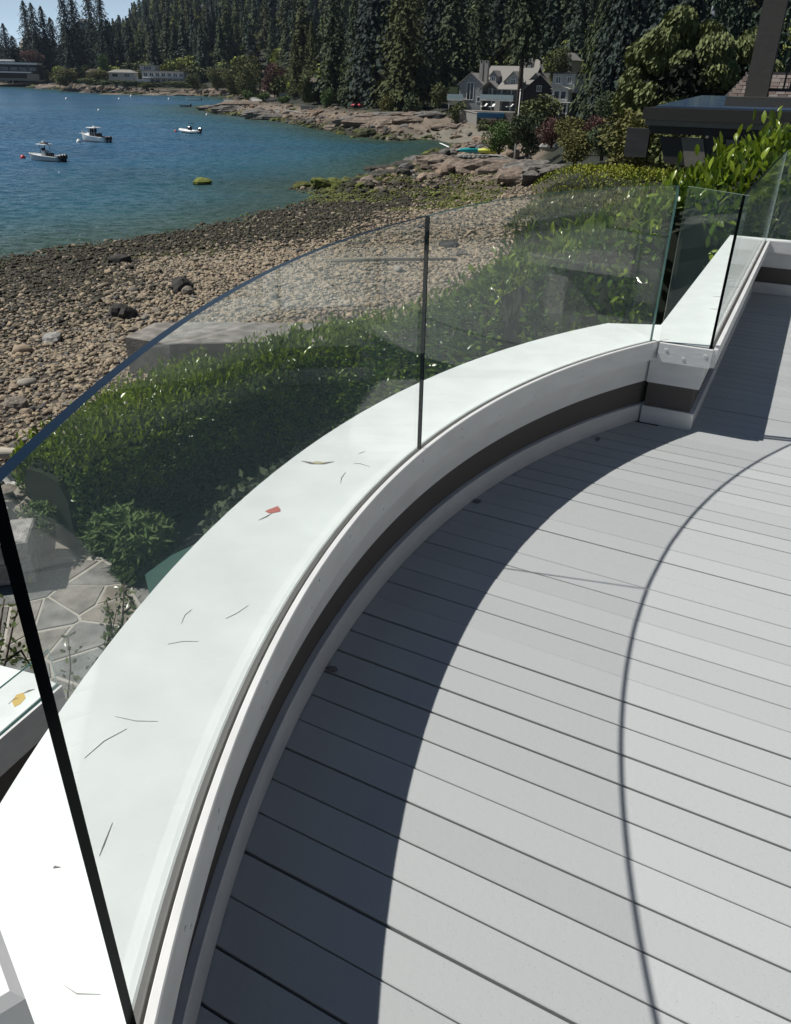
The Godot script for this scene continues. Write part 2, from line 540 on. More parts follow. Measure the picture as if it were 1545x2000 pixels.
func lay_land() -> void:
	shore = PackedVector2Array([Vector2(-34, -20), Vector2(-27, -40), Vector2(-24.06, -48.19), Vector2(-22.59, -52.25), Vector2(-20.18, -54.90), Vector2(-16.87, -59.38), Vector2(-12.46, -65.93), Vector2(-10.06, -72.56), Vector2(-7.46, -78.30), Vector2(-6.87, -82.91), Vector2(-10.62, -88.18), Vector2(-6.79, -91.66), Vector2(-5.07, -97.03), Vector2(-2.38, -107.53), Vector2(2.46, -125.76), Vector2(8.01, -145.97), Vector2(8.82, -154.59), Vector2(7.08, -166.29), Vector2(3.20, -169.53), Vector2(-2.70, -163.19), Vector2(-8.94, -171.76), Vector2(-16.81, -192.36), Vector2(-29.84, -222.41), Vector2(-45.68, -252.78), Vector2(-58.12, -269.59), Vector2(-74.15, -314.89), Vector2(-70, -335), Vector2(-56, -370), Vector2(-62, -412), Vector2(-88, -440), Vector2(-97, -492), Vector2(-114, -507), Vector2(-140, -522), Vector2(-150, -506), Vector2(-181, -530), Vector2(-230, -604), Vector2(-294, -690), Vector2(-330, -706), Vector2(-480, -790), Vector2(-1300, -900), Vector2(-1400, -3200), Vector2(1800, -3200), Vector2(1800, 300), Vector2(-46, 300)])
	upland = PackedVector2Array([Vector2(-15, 8), Vector2(-8.3, -7), Vector2(-6.2, -12.2), Vector2(-3.5, -14.5), Vector2(0.5, -15.5), Vector2(3.2, -16), Vector2(5.5, -26), Vector2(10, -47), Vector2(13.5, -72), Vector2(16, -98), Vector2(20, -118), Vector2(27, -145), Vector2(60, -175), Vector2(300, -200), Vector2(300, 80), Vector2(-15, 80)])
	var xs := ticks(-1000.0, 900.0, 0.5, 0.017)
	var zs := ticks(-1900.0, 60.0, 0.5, 0.0125)
	var nx := xs.size()
	var nz := zs.size()
	var v := PackedVector3Array(); var nn := PackedVector3Array(); var cc := PackedColorArray()
	v.resize(nx * nz); nn.resize(nx * nz); cc.resize(nx * nz)
	for j in nz:
		for i in nx:
			var l := land(xs[i], zs[j])
			v[j * nx + i] = Vector3(xs[i], l.x, zs[j])
			cc[j * nx + i] = land_colour(xs[i], zs[j], l)
	for j in nz:
		for i in nx:
			var a := v[j * nx + mini(i + 1, nx - 1)] - v[j * nx + maxi(i - 1, 0)]
			var b := v[mini(j + 1, nz - 1) * nx + i] - v[maxi(j - 1, 0) * nx + i]
			nn[j * nx + i] = b.cross(a).normalized()
	var idx := PackedInt32Array()
	for j in nz - 1:
		for i in nx - 1:
			var a := j * nx + i
			# the far open sea needs no bed
			if v[a].y < WATER - 4.9 and v[a + nx + 1].y < WATER - 4.9: continue
			idx.append_array([a, a + 1, a + nx + 1, a, a + nx + 1, a + nx])
	structure("terrain", arrays(v, nn, cc, idx), M.land)
	# the sea, with short wind ripples in the bay
	v = PackedVector3Array(); nn = PackedVector3Array(); cc = PackedColorArray(); idx = PackedInt32Array()
	var wx := steps_between(-2600.0, -95.0, 14.0, 1.0, 120.0)
	var wz := steps_between(-3000.0, -45.0, 12.0, 0.45, 230.0)
	nx = wx.size(); nz = wz.size()
	for j in nz:
		for i in nx:
			var p := Vector2(wx[i], wz[j])
			var sd := signed_distance(shore, p)
			var swell := smoothstep(-330.0, -240.0, p.y) * smoothstep(-150.0, -95.0, p.x)
			v.append(Vector3(p.x, WATER + swell * ripple(p), p.y))
			var t := clampf(-sd / 45.0, 0.0, 1.0)
			var c := Color(0.038, 0.068, 0.045).lerp(Color(0.026, 0.090, 0.118), smoothstep(0.0, 0.4, t)).lerp(Color(0.030, 0.098, 0.175), smoothstep(0.3, 1.0, t))
			var k := 1.0 + 0.30 * rough_noise.get_noise_2d(p.x * 1.2 + 40, p.y * 2.2)
			cc.append(Color(c.r * k, c.g * k, c.b * k))
			var e := 0.25
			var gx := (ripple(p + Vector2(e, 0)) - ripple(p - Vector2(e, 0))) / (2 * e) * swell
			var gz := (ripple(p + Vector2(0, e)) - ripple(p - Vector2(0, e))) / (2 * e) * swell
			nn.append(Vector3(-gx, 1, -gz).normalized())
	for j in nz - 1:
		for i in nx - 1:
			var a := j * nx + i
			idx.append_array([a, a + 1, a + nx + 1, a, a + nx + 1, a + nx])
	structure("sea", arrays(v, nn, cc, idx), M.water)

func ripple(p: Vector2) -> float:
	return 0.16 * fine_noise.get_noise_2d(p.x * 11.0 + p.y * 4.0, p.y * 26.0) + 0.07 * rough_noise.get_noise_2d(p.x * 40.0 - p.y * 9.0, p.y * 70.0)

func steps_between(far: float, a0: float, a1: float, fine: float, most: float) -> Array:
	# fine steps from a0 back towards the far side for a stretch, then growing ones
	var out := []
	var near_end := a1 + 0.0
	var s := a0 if far < -2900.0 else a1
	var stretch := -300.0 if far < -2900.0 else a0
	if far < -2900.0:
		for e in [120.0, 60.0, 20.0, -10.0, -25.0]: out.append(e)
	else:
		for e in [900.0, 400.0, 200.0, 120.0, 70.0, 40.0, 25.0]: out.append(e)
	var step := fine
	while s > far:
		out.append(s)
		if s < stretch: step = minf(step * 1.12, most)
		s -= step
	out.append(far)
	out.reverse()
	return out

func arrays(v: PackedVector3Array, n: PackedVector3Array, c: PackedColorArray, idx: PackedInt32Array) -> ArrayMesh:
	var a := []
	a.resize(Mesh.ARRAY_MAX)
	a[Mesh.ARRAY_VERTEX] = v
	a[Mesh.ARRAY_NORMAL] = n
	a[Mesh.ARRAY_COLOR] = c
	a[Mesh.ARRAY_INDEX] = idx
	var m := ArrayMesh.new()
	m.add_surface_from_arrays(Mesh.PRIMITIVE_TRIANGLES, a)
	return m

func land_colour(x: float, z: float, l: Vector3) -> Color:
	var n1 := fine_noise.get_noise_2d(x * 9.0, z * 9.0)
	var n2 := rough_noise.get_noise_2d(x * 3.0 + 90, z * 3.0)
	var pebble := Color(0.12, 0.10, 0.075)  # darkened to stand in for shade in the gaps between cobbles
	var weed := Color(0.045, 0.040, 0.026)
	var algae := Color(0.13, 0.15, 0.02)
	var rocky := Color(0.30, 0.24, 0.185)
	var soil := Color(0.055, 0.065, 0.030)
	var h := l.x - WATER
	var c := pebble
	if z > -80:
		c = mixed(weed, pebble, (l.y - 9.0 + n2 * 6.0) / 9.0)
		if z < -44: c = mixed(c, algae, smoothstep(0.05, 0.35, n2 + n1 * 0.3 - 0.16 * absf(l.y - 8) / 6.0) * 0.8)
	else:
		rocky = rocky * (0.75 + 0.5 * clampf(fine_noise.get_noise_2d(x * 3.0 + 7, z * 5.0) + 0.5, 0.0, 1.0))
		c = mixed(weed, rocky, (h - 0.7 + n1 * 0.5) / 0.8)
		c = mixed(c, algae, (1.0 - absf(h - 0.45) / 0.5) * smoothstep(-0.1, 0.25, n2 + n1 * 0.4))
		if Vector2(x - 14, z + 158).length() < 19.0 and h > 0.05: c = Color(0.33, 0.30, 0.24)
	c = mixed(c, soil, l.z)
	if z < -200 or l.z > 0.5: c = mixed(c, Color(0.035, 0.042, 0.020), (l.y - 13.0) / 8.0)
	elif z < -80: c = mixed(c, soil, (l.y - 18.0) / 8.0)
	if h < 0: c = mixed(c, Color(0.05, 0.07, 0.05), -h)
	return c

# ---------------------------------------------------------------- deck and parapets
func build_deck() -> void:
	var T := Vector3(0.8856, 0, 0.4645)
	var S := Vector3(0.4645, 0, -0.8856)
	var basis := Basis(T, Vector3.UP, T.cross(Vector3.UP))
	var deck := Node3D.new()
	deck.name = "deck"
	add_child(deck)
	deck.set_meta("kind", "structure")
	var w := 0.0945
	var meshes := []
	for g in [0.0022, 0.0032, 0.0045, 0.0065]:
		var st := mb()
		lump(st, Vector3.ZERO, Vector3(1, 0.028, w - g), 0.0018)
		meshes.append(done(st))
	for k in range(-30, 74):
		var s := w * (k + 0.744) + w / 2
		var left := -0.52
		if s < 3.66:
			left = 2.464 - sqrt(maxf(0.05, 3.60 * 3.60 - pow(s - 2.083, 2)))
		var right := 4.3
		var u0 := left
		var cuts := [right]
		if rng.randf() < 0.5: cuts = [rng.randf_range(2.0, 3.2), right]
		for u1 in cuts:
			var b := part("board", meshes[[0, 1, 1, 2, 2, 3][rng.randi() % 6]], M.board[rng.randi() % 5], deck)
			var yaw := rng.randfn(0, 0.0006)
			b.transform = Transform3D(basis.rotated(Vector3.UP, yaw).scaled_local(Vector3(u1 - u0 - 0.004, 1, 1)), S * (s + rng.randfn(0, 0.0006)) + T * (u0 + u1) / 2 + Vector3(0, -0.014 + rng.randfn(0, 0.0005), 0))
			u0 = u1
	var st := mb()
	bx(st, S * 2.1 + T * 1.9 + Vector3(0, -0.06, 0), Vector3(5.0, 0.05, 9.8), basis)
	part("joist_bed", st, M.dark, deck)
	for q in [Vector3(0.52, 0.00, -3.09), Vector3(0.30, 0.00, -2.68), Vector3(-0.18, 0.00, -1.68), Vector3(0.90, 0.00, -3.31)]:
		single("dry_leaf", rock(int(q.x * 100), Vector3(0.035, 0.012, 0.02), 7, false, 6, 4), M.crack, ["curled dark leaf lying where the deck meets the curved skirting, beside the second glass pane", "small dark leaf in the shaded deck corner below the joint of the two curved panes", "tiny leaf scrap on the shaded boards at the middle of the curved skirting", "dark leaf crumb on the deck nearest the notch of the parapets"][used.get("dry_leaf", -1) + 1], "leaf", q + Vector3(0.015, 0.006, 0.01), q.x)

func build_parapets() -> void:
	var a0 := -124.3
	var a1 := -262.0
	var o := thing("parapet", "curved white-capped parapet with dark stucco band sweeping round the deck", "parapet")
	var st := mb(true)
	st.set_smooth_group(-1)
	arc_box(st, 3.495, 3.74, -4.4, 0.335, a0, a1, 110)
	part("stucco_band", st, M.stucco, o)
	st = mb(); arc_box(st, 3.473, 3.497, 0.001, 0.083, a0 + 0.2, a1, 130, 0.003); part("skirting", st, M.white, o)
	st = mb(); arc_box(st, 3.473, 3.53, 0.202, 0.322, a0 + 0.2, a1, 130, 0.003); part("fascia", st, M.white, o)
	st = mb(); arc_box(st, 3.4345, 3.4500, 0.318, 0.402, a0 + 0.6, a1, 130, 0.002); part("edge_board", st, M.white, o)
	st = mb(); arc_box(st, 3.4502, 3.4672, 0.34, 0.3965, a0 + 0.3, a1, 200, 0.0, 0.0004); part("sealant", st, M.seal, o)
	st = mb(); arc_box(st, 3.4668, 3.775, 0.325, 0.400, a0, a1, 220, 0.003, 0.0008)
	prism(st, [Vector2(on_arc(3.47, a0).x, on_arc(3.47, a0).z), Vector2(on_arc(3.773, a0).x, on_arc(3.773, a0).z), Vector2(1.279, -3.808), Vector2(1.190, -3.512)], 0.326, 0.3985)
	part("cap", st, M.cap, o)
	# filled nail heads in the edge board and fascia
	for i in 15:
		var a := -130.0 - 4.6 * i + rng.randf_range(-1, 1)
		for e in [[3.4337, 0.372], [3.4340, 0.340]]:
			if rng.randf() < 0.3: continue
			var q := on_arc(e[0], a + rng.randf_range(-0.5, 0.5), e[1] + rng.randf_range(-0.006, 0.006))
			var n := (Vector3(C.x, q.y, C.y) - q).normalized()
			var nail := mb()
			tube(nail, [q - n * 0.001, q + n * 0.0012], [0.0042, 0.0036], 8)
			part("nail_head", nail, M.white, o)
	# cracks and chips in the paint of the cap
	for c in [[Vector3(-0.43, 0.40, -0.77), Vector3(-0.43, 0.40, -0.79), Vector3(-0.43, 0.40, -0.83), 0.0009], [Vector3(-0.52, 0.40, -0.96), Vector3(-0.50, 0.40, -1.00), Vector3(-0.47, 0.40, -1.03), 0.00035], [Vector3(-0.50, 0.40, -1.06), Vector3(-0.46, 0.40, -1.05), Vector3(-0.42, 0.40, -1.05), 0.00035], [Vector3(-0.45, 0.40, -1.34), Vector3(-0.45, 0.40, -1.37), Vector3(-0.44, 0.40, -1.39), 0.0003], [Vector3(-0.46, 0.40, -1.27), Vector3(-0.43, 0.40, -1.28), Vector3(-0.40, 0.40, -1.28), 0.0003], [Vector3(-0.36, 0.40, -1.36), Vector3(-0.34, 0.40, -1.38), Vector3(-0.32, 0.40, -1.41), 0.0003], [Vector3(-0.16, 0.40, -2.01), Vector3(-0.16, 0.40, -2.05), Vector3(-0.15, 0.40, -2.09), 0.001], [Vector3(-0.13, 0.40, -2.15), Vector3(-0.11, 0.40, -2.15), Vector3(-0.08, 0.40, -2.13), 0.001], [Vector3(-0.12, 0.40, -2.22), Vector3(-0.11, 0.40, -2.23), Vector3(-0.10, 0.40, -2.24), 0.0007], [Vector3(-0.49, 0.40, -0.75), Vector3(-0.49, 0.40, -0.75), Vector3(-0.48, 0.40, -0.75), 0.002], [Vector3(-0.41, 0.40, -0.58), Vector3(-0.39, 0.40, -0.57), Vector3(-0.36, 0.40, -0.57), 0.00035]]:
		var p := [Vector2(c[0].x, c[0].z), Vector2(c[1].x, c[1].z), Vector2(c[2].x, c[2].z)]
		var w: Vector2 = (p[2] - p[0]).orthogonal().normalized() * float(c[3])
		var cr := mb()
		prism(cr, [p[0], p[1] + w, p[2], p[1] - w], 0.3985, 0.4012)
		part("crack", cr, M.crack, o)
	st = mb()
	prism(st, [Vector2(-0.35, -1.84), Vector2(-0.34, -1.85), Vector2(-0.32, -1.87), Vector2(-0.31, -1.85), Vector2(-0.31, -1.84), Vector2(-0.33, -1.83), Vector2(-0.34, -1.83)], 0.3985, 0.4014)
	part("bare_patch", st, M.chip, o)
	st = mb()
	prism(st, [Vector2(-0.33, -1.83), Vector2(-0.36, -1.79), Vector2(-0.34, -1.81)], 0.3985, 0.4013)
	part("crack", st, M.crack, o)
	st = mb()
	prism(st, [Vector2(-0.29, -2.16), Vector2(-0.24, -2.15), Vector2(-0.19, -2.16), Vector2(-0.22, -2.14), Vector2(-0.26, -2.14)], 0.3985, 0.4013)
	part("crack", st, M.crack, o)
	st = mb()
	prism(st, [Vector2(-0.26, -2.15), Vector2(-0.24, -2.16), Vector2(-0.21, -2.15), Vector2(-0.24, -2.14)], 0.3985, 0.4016)
	part("bare_patch", st, mat(lin(0.42, 0.40, 0.25), 0.9), o)

	# the straight run beyond it
	o = thing("parapet", "straight white-capped parapet running from the notch to the far deck corner", "parapet")
	var basis := Basis(N, Vector3.UP, -D)      # x = across, z = back towards the notch
	st = mb(); run_box(st, -0.23, -0.022, -4.4, 0.335, 0.012, 3.45); part("stucco_band", st, M.stucco, o)
	st = mb(); run_box(st, -0.0215, 0.0, 0.001, 0.083, -0.002, 3.21)
	run_box(st, -0.236, -0.0215, 0.001, 0.083, -0.002, 0.0125); part("skirting", st, M.white, o)
	st = mb(); run_box(st, -0.05, 0.0, 0.202, 0.322, -0.002, 3.21)
	run_box(st, -0.236, -0.05, 0.202, 0.322, -0.002, 0.05); part("fascia", st, M.white, o)
	st = mb(); run_box(st, 0.026, 0.044, 0.318, 0.402, -0.022, 3.166)
	run_box(st, -0.205, 0.026, 0.318, 0.402, -0.040, -0.022); part("edge_board", st, M.white, o)
	st = mb(); run_box(st, 0.003, 0.026, 0.34, 0.3955, -0.022, 3.166)
	run_box(st, -0.205, 0.003, 0.34, 0.3955, -0.022, 0.004); part("sealant", st, M.seal, o)
	st = mb(); run_box(st, -0.256, 0.003, 0.325, 0.4, 0.004, 3.29); part("cap", st, M.cap, o)
	for e in [[-0.17, 0.375], [-0.09, 0.345], [0.0, 0.372]]:
		var q: Vector3 = K + N * e[0] - D * 0.0405 + Vector3(0, e[1], 0)
		var nail := mb()
		tube(nail, [q, q - D * 0.0016], [0.0085, 0.0078], 10)
		bx(nail, q - D * 0.0018, Vector3(0.011, 0.0022, 0.001), Basis(N, Vector3.UP, -D).rotated(D, 0.6))
		part("screw_head", nail, M.white, o)
	for e in [[1.05, -0.08, 0.9], [1.35, -0.03, -0.5], [0.75, -0.06, 0.2]]:
		var cr := mb()
		var q: Vector3 = K + D * e[0] + N * e[1]
		prism(cr, [Vector2(q.x - 0.03, q.z), Vector2(q.x, q.z + 0.004), Vector2(q.x + 0.03, q.z - 0.012 * e[2]), Vector2(q.x, q.z - 0.001)], 0.3985, 0.4012)
		part("crack", cr, M.crack, o)
	# the far run
	o = thing("parapet", "far white parapet with dark stucco band closing the end of the deck", "parapet")
	st = mb(); end_box(st, 3.232, 3.30, -4.4, 0.335, -0.05, 4.6); part("stucco_band", st, M.stucco, o)
	st = mb(); end_box(st, 3.21, 3.2325, 0.001, 0.083, 0.0005, 4.6); part("skirting", st, M.white, o)
	st = mb(); end_box(st, 3.21, 3.24, 0.202, 0.322, 0.0005, 4.6); part("fascia", st, M.white, o)
	st = mb(); end_box(st, 3.166, 3.184, 0.318, 0.402, 0.0445, 4.6); part("edge_board", st, M.white, o)
	st = mb(); end_box(st, 3.184, 3.31, 0.326, 0.399, 0.0035, 4.6); part("cap", st, M.cap, o)
	# the white post beside the camera
	o = thing("deck_post", "slim white square post cut off by the bottom corner of the picture", "post", Vector3(-0.3085, 0, -0.312), 0.68)
	st = mb(); lump(st, Vector3(0, 0.437, 0), Vector3(0.09, 0.874, 0.09), 0.007); part("shaft", st, M.white, o)
	st = mb(); lump(st, Vector3(0, 0.06, 0), Vector3(0.13, 0.118, 0.13), 0.01); part("plinth", st, M.white, o)

func run_box(st: SurfaceTool, v0: float, v1: float, y0: float, y1: float, u0: float, u1: float) -> void:
	bx(st, K + N * (v0 + v1) / 2 + D * (u0 + u1) / 2 + Vector3(0, (y0 + y1) / 2, 0), Vector3(v1 - v0, y1 - y0, u1 - u0), Basis(N, Vector3.UP, -D))

func end_box(st: SurfaceTool, u0: float, u1: float, y0: float, y1: float, v0: float, v1: float) -> void:
	run_box(st, v0, v1, y0, y1, u0, u1)

func build_glass() -> void:
	# curved panes: angle, height of the top edge
	var first := []
	var second := []
	for i in 41:
		var a := lerpf(-182.9, -152.94, i / 40.0)
		first.append([on_arc(3.453, a), on_arc(3.465, a), lerpf(1.149, 1.096, pow(i / 40.0, 0.85))])
	for i in 41:
		var a := lerpf(-152.86, -125.35, i / 40.0)
		second.append([on_arc(3.453, a), on_arc(3.465, a), lerpf(1.096, 1.060, pow(i / 40.0, 1.6))])
	glass_panel(first, "wide curved frameless glass pane nearest the camera with its blue top edge", M.edge_sky, M.edge_black, M.edge_black)
	glass_panel(second, "second curved glass pane, between the black joint and the notch", M.edge_green, M.edge_black, M.edge_green)
	var c2 := Vector3(1.186, 0, -3.514)
	var c3 := Vector3(1.414, 0, -3.424)
	var n := (c3 - c2).cross(Vector3.UP).normalized() * -0.012
	glass_panel([[c2, c2 + n, 1.058], [c3, c3 + n, 1.036]], "narrow flat glass pane across the notch of the parapet", M.edge_pale, M.edge_pale, M.edge_pale)
	var s0 := K + N * 0.018 - D * 0.002
	var s1 := K + N * 0.018 + D * 3.175
	glass_panel([[s0, s0 - N * 0.012, 1.036], [s1, s1 - N * 0.012, 1.03]], "long flat glass pane on the straight parapet seen almost edge on", M.edge_black, M.edge_black, M.edge_pale)
	var e0 := K + N * 0.022 + D * 3.186
	var e1 := K + N * 4.5 + D * 3.186
	glass_panel([[e0, e0 + D * 0.012, 1.03], [e1, e1 + D * 0.012, 1.03]], "flat glass pane on the far parapet in front of the laurel", M.edge_pale, M.edge_pale, M.edge_pale)

func glass_panel(row: Array, label: String, top_m: Material, start_m: Material, end_m: Material) -> void:
	var o := thing("glass_pane", label, "glass pane", Vector3.ZERO, 0.0, "frameless panes of the deck railing")
	var y0 := 0.36
	var n := row.size()
	for side in 2:
		var st := mb(true)
		for i in n - 1:
			var a: Vector3 = row[i][side]; var b: Vector3 = row[i + 1][side]
			var p := [a + Vector3.UP * y0, a + Vector3.UP * row[i][2], b + Vector3.UP * row[i + 1][2], b + Vector3.UP * y0]
			if side == 1: p.reverse()
			quad(st, p[0], p[1], p[2], p[3])
		part("face", st, M.glass, o)
	var st := mb()
	for i in n - 1:
		quad(st, row[i][0] + Vector3.UP * row[i][2], row[i][1] + Vector3.UP * row[i][2], row[i + 1][1] + Vector3.UP * row[i + 1][2], row[i + 1][0] + Vector3.UP * row[i + 1][2])
	part("top_edge", st, top_m, o)
	for e in [[0, start_m], [n - 1, end_m]]:
		st = mb()
		var r: Array = row[e[0]]
		quad(st, r[0] + Vector3.UP * y0, r[0] + Vector3.UP * r[2], r[1] + Vector3.UP * r[2], r[1] + Vector3.UP * y0)
		part("side_edge", st, e[1], o)

func build_house_front() -> void:
	# the house the deck belongs to, behind and to the right of the camera; the panes mirror it
	var T := Vector3(0.8856, 0, 0.4645)
	var S := Vector3(0.4645, 0, -0.8856)
	var basis := Basis(T, Vector3.UP, -S)
	var o := thing("house", "dark stucco house behind the deck with white framed sliding doors", "house")
	var at := func(u: float, s: float, y: float) -> Vector3: return T * u + S * s + Vector3(0, y, 0)
	var st := mb()
	bx(st, at.call(4.55, 6.05, 1.5), Vector3(0.4, 9.0, 2.1), basis)
	bx(st, at.call(4.55, -1.7, 1.5), Vector3(0.4, 9.0, 4.2), basis)
	bx(st, at.call(4.55, 2.7, 4.25), Vector3(0.4, 3.5, 4.6), basis)
	part("wall", st, M.stucco, o)
	var board_mesh := mb(); lump(board_mesh, Vector3.ZERO, Vector3(0.03, 0.108, 1.0), 0.012)
	var bm := done(board_mesh)
	for e in [[6.05, 2.1], [-1.7, 4.2]]:
		for k in 25:
			var sb := part("siding_board", bm, M.siding, o)
			sb.transform = Transform3D(basis.scaled_local(Vector3(1, 1, e[1])), at.call(4.335, e[0], 0.07 + k * 0.115))
	st = mb()
	for s in [0.45, 1.95, 3.45, 4.95]: bx(st, at.call(4.31, s, 1.24), Vector3(0.12, 2.45, 0.09), basis)
	bx(st, at.call(4.31, 2.7, 2.42), Vector3(0.13, 0.10, 4.6), basis)
	part("door_frame", st, M.trim, o)
	for s in [1.2, 2.7, 4.2]:
		st = mb(); bx(st, at.call(4.36, s, 1.2), Vector3(0.02, 2.4, 1.41), basis)
		part("door", st, M.pane, o)
	st = mb(); bx(st, at.call(4.05, 1.5, 3.2), Vector3(1.0, 0.18, 11.0), basis)
	part("eave", st, M.brown, o)
	o = thing("bench", "low white garden bench on the deck, mirrored in the second glass pane", "bench", Vector3(3.0, 0, -3.35), -0.5)
	st = mb(); lump(st, Vector3(0, 0.36, 0), Vector3(0.42, 0.06, 1.05), 0.01); part("seat", st, M.white, o)
	for z in [-0.36, 0.36]:
		st = mb(); lump(st, Vector3(0, 0.165, z), Vector3(0.34, 0.33, 0.10), 0.008); part("leg", st, M.white, o)

# ---------------------------------------------------------------- plants
func leaf_mesh(width: float, fold: float, curl: float) -> ArrayMesh:
	var st := mb(true)
	var L := []; var R := []; var Mi := []
	for e in [[0.0, 0.02], [0.3, 0.85], [0.6, 1.0], [0.85, 0.55], [1.0, 0.0]]:
		var z: float = e[0]
		var w: float = e[1] * width / 2
		var y := -curl * z * z
		Mi.append(Vector3(0, y, z)); L.append(Vector3(-w, y + fold * w, z)); R.append(Vector3(w, y + fold * w, z))
	for i in 4:
		if i < 3:
			quad(st, L[i], L[i + 1], Mi[i + 1], Mi[i]); quad(st, Mi[i], Mi[i + 1], R[i + 1], R[i])
		else:
			tri(st, L[i], Mi[4], Mi[i]); tri(st, Mi[i], Mi[4], R[i])
	return done(st)

func leaf_place(p: Vector3, out: Vector3, size: float, up := 0.35, wild := 0.7) -> Transform3D:
	var dir := (out * 0.7 + Vector3.UP * up + Vector3(rng.randfn(), rng.randfn(), rng.randfn()) * wild * 0.6).normalized()
	var face := (Vector3.UP * 0.5 + out * 0.6 + Vector3(rng.randfn(), rng.randfn(), rng.randfn()) * 0.45).normalized()
	var x := face.cross(dir).normalized()
	if x.length() < 0.5: x = dir.cross(Vector3.RIGHT).normalized()
	return Transform3D(Basis(x, dir.cross(x), dir).scaled_local(Vector3.ONE * size), p)

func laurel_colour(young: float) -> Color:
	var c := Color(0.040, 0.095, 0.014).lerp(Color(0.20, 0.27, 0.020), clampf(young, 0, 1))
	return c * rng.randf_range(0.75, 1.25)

func hedge_at(path: Array, i: int, t: float) -> Array:
	return [path[i][0].lerp(path[i + 1][0], t), lerpf(path[i][1], path[i + 1][1], t), lerpf(path[i][2], path[i + 1][2], t)]

func hedge(called: String, label: String, path: Array, n: int, leaf_size: float, singles: int, colour: Callable, meshes: Array, m: Material, shag := 0.16) -> Node3D:
	# path: [middle of the top, width, foot height]
	var o := thing(called, label, "hedge")
	var rings := []
	var lengths := []
	var total := 0.0
	for i in path.size():
		var a: Vector3 = path[i][0]
		var dir: Vector3 = (path[mini(i + 1, path.size() - 1)][0] - path[maxi(i - 1, 0)][0])
		dir.y = 0
		var side := dir.normalized().cross(Vector3.UP)
		var w: float = path[i][1] / 2 - 0.16
		var q := []
		for e in [[-1.0, 0.0], [-1.0, 0.8], [-0.7, 0.97], [0.0, 1.0], [0.7, 0.97], [1.0, 0.8], [1.0, 0.0]]:
			var p := a + side * w * float(e[0])
			p.y = lerpf(path[i][2], a.y - 0.17, e[1])
			q.append(p)
		rings.append(q)
		if i > 0:
			lengths.append(a.distance_to(path[i - 1][0]))
			total += lengths[-1]
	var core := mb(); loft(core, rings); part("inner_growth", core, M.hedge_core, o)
	var all := []
	for k in n:
		var s := rng.randf() * total
		var i := 0
		while i < lengths.size() - 1 and s > lengths[i]:
			s -= lengths[i]; i += 1
		var h := hedge_at(path, i, clampf(s / lengths[i], 0, 1))
		var dir: Vector3 = path[i + 1][0] - path[i][0]
		dir.y = 0
		var side := dir.normalized().cross(Vector3.UP)
		var top: Vector3 = h[0]
		var half: float = h[1] / 2
		var tall: float = top.y - h[2]
		# round the outline: down one side, over the top
		var r: float = rng.randf() * (2 * tall * 0.9 + h[1])
		var p := top
		var out := Vector3.UP
		if r < h[1]:
			var u: float = r / float(h[1]) * 2 - 1
			p = top + side * u * half
			p.y -= 0.22 * pow(absf(u), 3)
			out = (Vector3.UP + side * u * 0.6).normalized()
		else:
			r -= h[1]
			var sgn := -1.0 if r < tall * 0.9 else 1.0
			var f := fmod(r, tall * 0.9)
			p = top + side * sgn * half
			p.y = top.y - 0.15 - f
			out = (side * sgn + Vector3.UP * 0.25).normalized()
		var bulge := fine_noise.get_noise_3d(p.x * 22, p.y * 22, p.z * 22)
		p += out * (bulge * shag * 1.3 - absf(rng.randfn(0, shag * 0.45)) + shag * 0.3)
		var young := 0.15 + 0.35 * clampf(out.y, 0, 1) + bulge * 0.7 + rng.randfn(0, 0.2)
		if rng.randf() < 0.10: young += 0.45  # scattered leaves lightened to paint sky glints, not younger growth
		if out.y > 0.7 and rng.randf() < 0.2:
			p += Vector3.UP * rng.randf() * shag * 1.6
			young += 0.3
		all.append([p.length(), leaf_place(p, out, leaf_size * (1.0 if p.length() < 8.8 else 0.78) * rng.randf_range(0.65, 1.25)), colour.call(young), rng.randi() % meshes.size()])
	if singles > 0:
		all.sort_custom(func(a, b): return a[0] < b[0])
		var tones := []
		for k in 6:
			var t: StandardMaterial3D = m.duplicate()
			t.vertex_color_use_as_albedo = false
			var c: Color = colour.call(0.1 + 0.16 * k)
			t.albedo_color = lin(c.r, c.g, c.b)
			t.backlight = lin(c.r * 1.3, c.g * 1.3, c.b * 1.3)
			tones.append(t)
		for k in mini(singles, all.size()):
			var l := part("leaf", meshes[all[k][3]], tones[rng.randi() % 6], o)
			l.transform = all[k][1]
		all = all.slice(singles)
	for g in meshes.size():
		var places := []; var tints := []
		for e in all:
			if e[3] == g:
				places.append(e[1]); tints.append(e[2])
		if places: scatter("foliage", meshes[g], m, places, tints, o)
	return o

